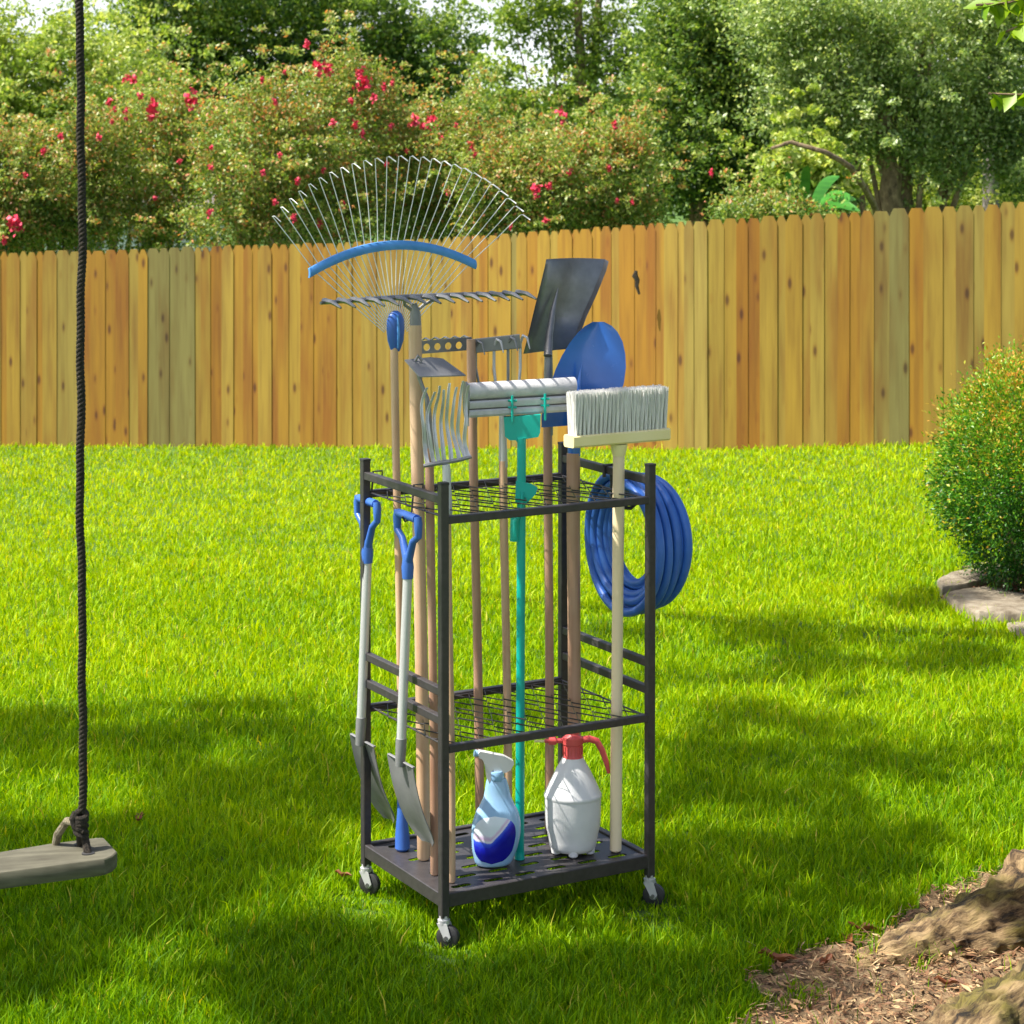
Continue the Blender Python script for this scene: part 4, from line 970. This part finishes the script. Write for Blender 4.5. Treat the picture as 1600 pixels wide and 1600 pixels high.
# 6 cultivator
b = foot(794, 1300); t = P(786, 655, b.y)
r = empty('prong_cultivator', b, 'hooked prong cultivator with steel socket behind the teal mop', 'cultivator')
handle(r, b, P(787, 720, b.y), .0115)
mb = MB(); mb.tube([P(787, 730, b.y), P(786, 715, b.y), P(785, 640, b.y), P(783, 600, b.y)], [.0122, .0122, .0095, .007], 16); mb.build('socket', 'bright_steel', r)
mb = MB(); mb.bar(P(738, 541, b.y) - BX * .0, P(813, 533, b.y), .008, .040, up=ZX); mb.build('bar', 'grey_steel', r)
for i, x in enumerate((744, 773, 795, 814)):
    mb = MB(); q0 = P(x, 545 - 3 * i, b.y)
    mb.tube([P(784, 610, b.y), P(784 + (x - 784) * .9, 598, b.y) , P(x, 575, b.y) + BX * .004, q0 + BX * .004, q0 - BX * .012 + ZX * .022, q0 - BX * .035 + ZX * .018, q0 - BX * .05 - ZX * .012], [.005, .0046, .0044, .0044, .004, .0036, .0016], 8); mb.build('prong', 'bright_steel' if i % 2 else 'grey_steel', r)
# 7 butterfly mop
b = foot(812, 1342); t = P(815, 684, b.y)
r = empty('butterfly_mop', b, 'teal butterfly mop with white folded sponge head', 'mop')
handle(r, b + ZX * .002, t, .0118, 'teal_plastic', 'pole', bend=0)
mb = MB(); mb.tube([b, b + ZX * .02], [.0135, .0125], 16); mb.build('end_cap', 'teal_plastic', r)
mb = MB(); mb.prism([P(787, 652, b.y), P(845, 648, b.y), P(844, 676, b.y), P(841, 683, b.y), P(822, 686, b.y), P(820, 692, b.y), P(809, 693, b.y), P(806, 688, b.y), P(796, 688, b.y), P(789, 682, b.y)], (0, .035, 0)); 
hd = mb.build('hinge_block', 'teal_plastic', r, 15)
c0, c1 = P(730, 632, b.y - .01), P(897, 622, b.y + .085)
def prism_along(mb, prof, p, q, n=1):
    """profile of (forward, up) swept from p to q"""
    d_ = (q - p).normalized(); fw = Vector((0, 0, 1)).cross(d_).normalized()
    if fw.y > 0: fw = -fw
    A_ = [p + fw * a + Vector((0, 0, z)) for a, z in prof]; B_ = [q + fw * a + Vector((0, 0, z)) for a, z in prof]; k = len(prof)
    mb.add(A_ + B_, [tuple(range(k))[::-1], tuple(range(k, 2 * k))] + [(i, (i + 1) % k, k + (i + 1) % k, k + i) for i in range(k)])
rollp = [(math.cos(a) * .026, .034 + math.sin(a) * .024) for a in [2 * math.pi * k / 24 for k in range(24)]]
mb = MB(); prism_along(mb, rollp, c0, c1)
prism_along(mb, [(-.018, -.010), (.020, -.010), (.024, -.004), (.024, .006), (.020, .010), (-.018, .010)], c0, c1)
prism_along(mb, [(-.018, -.034), (.018, -.034), (.023, -.028), (.023, -.018), (.019, -.014), (-.018, -.014)], c0, c1)
mb.build('sponge_head', 'sponge_white', r)
mb = MB(); prism_along(mb, [(-.014, .008), (.017, .008), (.017, .0125), (-.014, .0125)], c0 + AX * .002, c1 - AX * .002); prism_along(mb, [(-.014, -.0145), (.016, -.0145), (.016, -.0095), (-.014, -.0095)], c0 + AX * .002, c1 - AX * .002); mb.build('backing_plate', 'sponge_line', r)
mb = MB(); dd_ = (c1 - c0).normalized(); prism_along(mb, [(math.cos(a) * .024, math.sin(a) * .050 + .012) for a in [2 * math.pi * k / 24 for k in range(24)]], c0 - dd_ * .006, c0 - dd_ * .0005); mb.build('side_cap', 'grey_steel', r)
for x in (793, 844):
    f_ = (x - 730) / 167.; q = c0.lerp(c1, f_) + Vector((.012, -.028, 0)); mb = MB()
    mb.bar(q + Vector((0, 0, -.052)), q + Vector((0, 0, .020)), .006, .007); mb.bar(q + Vector((-.012, .002, -.012)), q + Vector((.012, .002, -.012)), .005, .006); mb.bar(q + Vector((-.012, .002, .006)), q + Vector((.012, .002, .006)), .005, .006); mb.build('clamp', 'teal_plastic', r)
mb = MB(); q = P(813, 768, b.y); mb.prism([q + Vector((-.014, -.014, -.03)), q + Vector((.012, -.014, -.035)), q + Vector((.042, -.014, -.005)), q + Vector((.046, -.014, .012)), q + Vector((.030, -.014, .022)), q + Vector((-.012, -.014, .030))], (0, .010, 0))
q = P(813, 825, b.y); mb.tube([q + Vector((-.012, -.012, -.03)), q + Vector((-.014, -.016, .02)), q + Vector((.004, -.016, .05)), q + Vector((.006, -.014, .1))], [.006, .0075, .006, .005], 10); mb.tube([q + Vector((-.014, 0, -.035)), q + Vector((-.012, 0, .03))], [.0145, .0145], 16)
mb.build('wring_lever', 'teal_plastic', r)
# 8 square shovel
b = foot(858, 1297); t = P(856, 552, b.y)
r = empty('square_shovel', b, 'square mouthed shovel with dark steel blade standing tallest at the right', 'shovel')
handle(r, b, P(857, 662, b.y), .0125, 'dark_handle')
mb = MB(); mb.tube([P(857, 680, b.y), P(857, 660, b.y), P(857, 580, b.y), P(857, 545, b.y)], [.0128, .0128, .0125, .011], 16); mb.build('socket', 'grey_steel', r)
Lf = [(818, 553), (827, 518), (836, 480), (845, 445), (852, 415), (854, 405)]; Rf = [(893, 545), (899, 522), (911, 490), (927, 455), (941, 420), (945, 405)]
rows = []
for i in range(6):
    lp = P(*Lf[i], b.y - .01 + .012 * i); rp = P(*Rf[i], b.y + .07 + .012 * i); row = []
    for j in range(9):
        f = j / 8; row.append(lp.lerp(rp, f) + YV * (.016 * math.sin(f * math.pi)) + Vector((0, 0, .003 * math.sin(f * math.pi) if i == 5 else 0)))
    row = [lp + Vector((-.001, -.010, 0))] + row + [rp + Vector((.010, -.024, -.006))]
    rows.append(row)
mb = MB(); mb.sheet(rows, (0, .0025, 0)); mb.build('blade', 'dark_steel', r, 50)
mb = MB(); mb.tube([P(856, 556, b.y - .020), P(858, 525, b.y + .012), P(864, 485, b.y + .032), P(872, 450, b.y + .055)], [.0125, .0115, .008, .001], 14, flat=.8); mb.build('ridge', 'dark_steel', r)
# 9 round shovel
b = foot(896, 1306); t = P(897, 690, b.y)
r = empty('round_shovel', b, 'blue round point shovel with thick wooden handle behind the push broom', 'shovel')
handle(r, b, P(897, 708, b.y), .0185, 'dark_handle')
mb = MB(); mb.tube([P(897, 712, b.y), P(897, 706, b.y), P(897, 672, b.y), P(900, 640, b.y), P(905, 600, b.y), P(909, 568, b.y)], [.0182, .0185, .0165, .012, .007, .002], 16, flat=.8); mb.build('socket', 'blue_paint', r)
edge = [(0, 846, 958), (.12, 846, 962), (.25, 853, 969), (.4, 860, 975), (.55, 868, 978), (.68, 878, 977), (.8, 890, 973), (.9, 903, 965), (.96, 914, 956), (1.0, 926, 944)]
rows = []
for s, xl, xr in edge:
    y_ = 664 - (664 - 503) * s; row = []; cen = (xl + xr) / 2
    for j in range(13):
        f = j / 12; x = xl + (xr - xl) * f; bow = math.sin(f * math.pi); yy = y_ - (f - .5) * 8 * (1 - s)
        row.append(P(x, yy, b.y + .006 + .026 * bow * (1 - s * .6) + .035 * s * s + (f - .5) * .02))
    rows.append(row)
mb = MB(); mb.sheet(rows, (0, .0028, 0)); mb.build('blade', 'blue_paint', r, 60)
# 10 push broom
b = foot(962, 1330); t = P(967, 690, b.y)
r = empty('push_broom', b, 'push broom with cream block and white upright bristles', 'broom')
handle(r, b, P(967, 700, b.y), .0158, 'pale_pole', bend=0)
mb = MB(); mb.tube([P(967, 712, b.y), P(967, 694, b.y)], [.0175, .024], 18); mb.build('collar', 'cream_wood', r)
cb = P(965, 683, b.y); hb = .155
mb = MB(); prism_along(mb, [(-.027, -.012), (-.022, -.017), (.022, -.017), (.027, -.012), (.027, .012), (.022, .016), (-.022, .016), (-.027, .012)], cb - AX * hb, cb + AX * hb); mb.build('block', 'cream_wood', r)
n = 5200; ua = rng.uniform(-.143, .143, n); ub = np.round(rng.uniform(-2.4, 2.4, n)) * .0085 + rng.normal(size=n) * .002
ua = np.round(ua / .013) * .013 + rng.normal(size=n) * .0017
A3, B3, Z3 = (np.array(q) for q in (AX, BX, ZX)); base_ = np.array(cb) + ua[:, None] * A3 + ub[:, None] * B3 + .012 * Z3
lean_ = (rng.normal(size=n) * .0035)[:, None] * A3 + (rng.normal(size=n) * .003 + ub * .25)[:, None] * B3
Lh = .118 + rng.normal(size=n) * .0018; tipb = base_ + Lh[:, None] * Z3 + lean_; wv = A3 * .0009; wv2 = B3 * .0008
V = np.stack([base_ - wv, base_ + wv * .6 + wv2, base_ + wv * .6 - wv2, tipb - wv, tipb + wv * .6 + wv2, tipb + wv * .6 - wv2], 1).reshape(-1, 3); i0 = np.arange(n)[:, None] * 6
np_mesh('bristles', V, [i0 + np.array([[0, 1, 4, 3]]), i0 + np.array([[1, 2, 5, 4]]), i0 + np.array([[2, 0, 3, 5]]), ], 'bristle', r)

# 11 two hanging spades
def spade(lab, gu, gv, su, sv, d, blade, dark=None):
    top_ = P(gu, gv, d); r = empty('hanging_spade', P(su, sv, d), lab, 'spade', 'spades hung on the left side of the rack')
    hw = .058; ta, tb = top_ - BX * hw, top_ + BX * hw; nk = P(gu, gv + 68, d)
    mb = MB(); mb.tube([ta + BX * .006, tb - BX * .006], .0115, 12)
    for e in (ta, tb):
        sg = 1 if e is tb else -1
        mb.tube([e + ZX * .006, e - ZX * .012 + BX * sg * .003, e - ZX * .045 + BX * sg * .004, e.lerp(nk, .55) + BX * sg * .005, nk - ZX * .012], [.010, .0115, .0095, .0095, .012], 12)
    mb.tube([nk + ZX * .015, nk - ZX * .02, nk - ZX * .05], [.012, .0165, .0145], 14); mb.build('grip', 'blue_plastic', r)
    s0 = nk - ZX * .045; s1 = P(su, sv, d)
    mb = MB(); mb.tube([s0, s1], .0125, 16); mb.build('shaft', 'bright_steel', r)
    mb = MB(); mb.tube([s1 + (s0 - s1).normalized() * .002, s1 - Vector((0, 0, .001)), P(su - 1, sv + 22, d), P(su - 2, sv + 42, d)], [.0145, .0145, .014, .0125], 16); mb.build('socket', 'grey_steel', r)
    (u0, v0, u1, v1, dd) = blade; p0 = P(u0, v0, d); p1 = P(u1, v1, d + dd); rows = []
    wv_ = BX * .075
    for i in range(11):
        f = i / 10; cpt = p0.lerp(p1, f) + (p1 - p0).cross(BX).normalized() * (-.012 * math.sin(f * math.pi)); ww = 1.0 if f < .75 else math.sqrt(max(.02, 1 - ((f - .75) / .27) ** 2)); row = []
        for j in range(7):
            g_ = j / 6 * 2 - 1; row.append(cpt + wv_ * g_ * ww + AX * (.010 * (1 - g_ * g_)) + ZX * (.0 if i else -.008 * (1 - g_ * g_)))
        rows.append(row)
    mb = MB(); mb.sheet(rows, AX * -.0025); mb.build('blade', 'grey_steel', r, 60)
    for sg in (-1, 1):
        mb = MB(); mb.bar(p0 + wv_ * sg * .98 + AX * .002 + ZX * .002, p0 + wv_ * sg * .25 + AX * .002 + ZX * .002, .010, .004); mb.build('step', 'grey_steel', r)
    mb = MB(); hk = top_ + ZX * .012
    mb.tube([hk + AX * .045 + ZX * .055, hk + AX * .045 + ZX * .068, hk + AX * .018 + ZX * .068, hk + AX * .014 + ZX * .02, hk + AX * .010 - ZX * .022, hk - AX * .008 - ZX * .026, hk - AX * .016 - ZX * .012], .0028, 8)
    mb.build('hook', 'rack_paint', rack)
spade('spade hanging from the rack corner post with blue D handle, farther back', 574, 783, 564.5, 1122, 6.13, (566, 1158, 608, 1282, .12))
spade('spade hanging nearer the front post with blue D handle in front of the leaf rake', 637, 806, 627, 1155, 5.86, (626, 1190, 668, 1318, .02))

# 12 hose
hc = K(RW + .075, RD * .44, 0); hc = P(990, 846, hc.y + .0)
hose = empty('garden_hose', hc, 'coiled blue garden hose hanging on the right side of the rack', 'hose')
Bh = BX; mb = MB()
rad_seq = [.186, .183, .178, .172, .174, .165, .160, .163, .152, .148, .143, .137, .132, .126, .118]
off_seq = [-.050, -.022, .006, .032, .058, -.040, -.010, .046, .020, -.026, .004, .036, -.012, .016, 0]
pts = []
n_per = 72; total = len(rad_seq)
for i in range(total * n_per + 1):
    t = i / n_per; k = min(int(t), total - 1); f = t - k; k2 = min(k + 1, total - 1); s_ = f * f * (3 - 2 * f)
    rr = rad_seq[k] * (1 - s_) + rad_seq[k2] * s_; of = off_seq[k] * (1 - s_) + off_seq[k2] * s_
    a = 2 * math.pi * t; wobr = 1 + .018 * math.sin(2 * a + k) + .012 * math.sin(3 * a + 1.7 * k)
    dz = -(.165 - rr) * .30
    q = hc + AX * (of * (1 + .25 * math.cos(a + 2)) ) + Bh * math.sin(a) * rr * wobr + ZX * (math.cos(a) * rr * wobr * 1.03 - dz * .6)
    pts.append(q)
mb.tube(pts, .0125, 12); mb.build('coil', 'hose_rubber', hose)
mb = MB(); q = pts[-1]; mb.tube([q, q + ZX * .01 - AX * .01, q + ZX * .03 - AX * .02], [.015, .0165, .016], 14); mb.build('coupling', 'grey_steel', hose)
hk = K(RW, RD * .47, 1.158)
mb = MB(); mb.tube([hk - AX * .012 - ZX * .02, hk - AX * .013 + ZX * .013, hk + AX * .012 + ZX * .014, hk + AX * .014 - ZX * .06, hk + AX * .016 - ZX * .105, hk + AX * .075 - ZX * .115, hk + AX * .115 - ZX * .085], .0055, 10); mb.build('hook', 'rack_paint', rack)

# 13 spray bottle
b = foot(768, 1352); r = empty('spray_bottle', b, 'light blue trigger spray bottle with swirl label on the rack tray', 'bottle')
fx = Vector((math.cos(R_(8)), math.sin(R_(8)), 0)); fyv = Vector((-fx.y, fx.x, 0))
prof = [(.026, 0), (.033, .003), (.037, .012), (.0445, .045), (.0485, .085), (.0475, .115), (.042, .143), (.033, .165), (.0265, .185), (.0235, .205), (.021, .222), (.0185, .232)]
sh = lambda hgt: fx * (.004 + .010 * min(1, hgt / .2) + .004 * math.sin(hgt * 14))
def body_r(hh): return float(np.interp(hh, [p_[1] for p_ in prof], [p_[0] for p_ in prof]))
pf = [(body_r(hh), hh) for hh in np.concatenate([[0, .002, .006], np.linspace(.012, .232, 24)])]
mb = MB(); mb.lathe(b, pf, 36, 1.38, .82, fx, fyv, sh); mb.build('body', 'bottle_blue', r, 60)
mb = MB(); mb.lathe(b + sh(.232), [(.019, .228), (.0205, .232), (.0205, .250), (.019, .253)], 24); mb.build('collar', 'bottle_blue', r)
th_ = b + sh(.24) + Vector((0, 0, .253))
outl = [(.024, -.004), (.036, .002), (.046, .018), (.045, .026), (.020, .040), (-.030, .052), (-.046, .055), (-.050, .050), (-.048, .038), (-.040, .034), (-.036, .028), (-.030, .010), (-.026, -.018), (-.021, -.030), (-.016, -.022), (-.014, .000), (-.010, .006), (-.008, -.002)]
mb = MB()
mb.prism([th_ + fx * a + Vector((0, 0, z)) - fyv * .0125 for a, z in outl], fyv * .025); mb.build('trigger_head', 'white_plastic', r, 30)
mb = MB(); mb.tube([th_ - fx * .047 + Vector((0, 0, .047)), th_ - fx * .060 + Vector((0, 0, .049))], [.0085, .0095], 14); mb.build('nozzle', 'bottle_blue', r)
# label sheet following the body
rows = []; uvs = []
for i in range(21):
    f = i / 20; hh = .012 + f * .128; row = []
    half = .98 * math.sqrt(max(0, 1 - (abs(f - .5) * 2) ** 3.2)) + .02
    for j in range(21):
        g_ = j / 20 * 2 - 1; a = -math.pi / 2 - .18 + g_ * half * 1.0
        rr = body_r(hh) ; o_ = sh(hh)
        row.append(b + o_ + Vector((0, 0, hh)) + fx * math.cos(a) * (rr * 1.38 + .001) + fyv * math.sin(a) * (rr * .82 + .001)); uvs.append((.5 + g_ * half * .5, f))
    rows.append(row)
me = bpy.data.meshes.new('label'); fs = [(i * 21 + j, i * 21 + j + 1, (i + 1) * 21 + j + 1, (i + 1) * 21 + j) for i in range(20) for j in range(20)]
me.from_pydata([tuple(p - b) for row in rows for p in row], [], fs); uvl = me.uv_layers.new(name='UVMap')
for lp in me.loops: uvl.data[lp.index].uv = uvs[lp.vertex_index]
me.shade_smooth(); me.materials.append(M['bottle_label']); ob = bpy.data.objects.new('label', me); col.objects.link(ob); ob.parent = r

# 14 pressure sprayer
b = foot(895, 1331); r = empty('pump_sprayer', b, 'white pressure sprayer bottle with red pump head and handle', 'sprayer')
prof = [(.045, .006), (.058, .010), (.064, .020), (.066, .035), (.070, .055), (.0745, .075), (.076, .10), (.0768, .148), (.0768, .150), (.0785, .153), (.0785, .159), (.0765, .162), (.074, .168), (.066, .186), (.056, .206), (.046, .226), (.036, .243), (.031, .252), (.029, .258)]
mb = MB(); mb.lathe(b, prof, 48); mb.build('tank', 'tank_plastic', r, 60)
for k in range(5):
    a = k * 2 * math.pi / 5 - 1.57; mb = MB(); c = b + Vector((math.cos(a) * .048, math.sin(a) * .048, 0)); mb.lathe(c, [(.010, 0), (.013, .003), (.015, .02), (.012, .03)], 14); mb.build('foot', 'tank_plastic', r)
mb = MB(); mb.lathe(b, [(.0275, .250), (.0275, .262), (.0262, .264), (.0262, .292), (.0285, .295), (.0285, .312), (.020, .318), (.017, .322), (.017, .334), (.012, .338)], 36)
for k in range(18):
    a = k * math.pi / 9; q = b + Vector((math.cos(a) * .0268, math.sin(a) * .0268, .278)); mb.bar(q - Vector((0, 0, .012)), q + Vector((0, 0, .012)), .0025, .0025, bev=0)
mb.build('cap', 'red_plastic', r)
hx_ = Vector((math.cos(R_(6)), math.sin(R_(6)), 0)); q = b + Vector((0, 0, .304))
mb = MB(); mb.tube([q + hx_ * .02, q + hx_ * .045 + Vector((0, 0, .003)), q + hx_ * .066 - Vector((0, 0, .004)), q + hx_ * .080 - Vector((0, 0, .028)), q + hx_ * .092 - Vector((0, 0, .062)), q + hx_ * .099 - Vector((0, 0, .092))], [.0115, .0115, .0118, .0110, .0095, .006], 14, flat=.8); mb.build('handle', 'red_plastic', r)
mb = MB(); mb.tube([q - hx_ * .015, q - hx_ * .045, q - hx_ * .046, q - hx_ * .066, q - hx_ * .067, q - hx_ * .078], [.007, .007, .011, .0115, .006, .005], 14)
mb.build('nozzle', 'red_plastic', r)
mb = MB(); mb.tube([q - hx_ * .077, q - hx_ * .105], [.0035, .003], 10); mb.build('nozzle_tip', 'cream_wood', r)
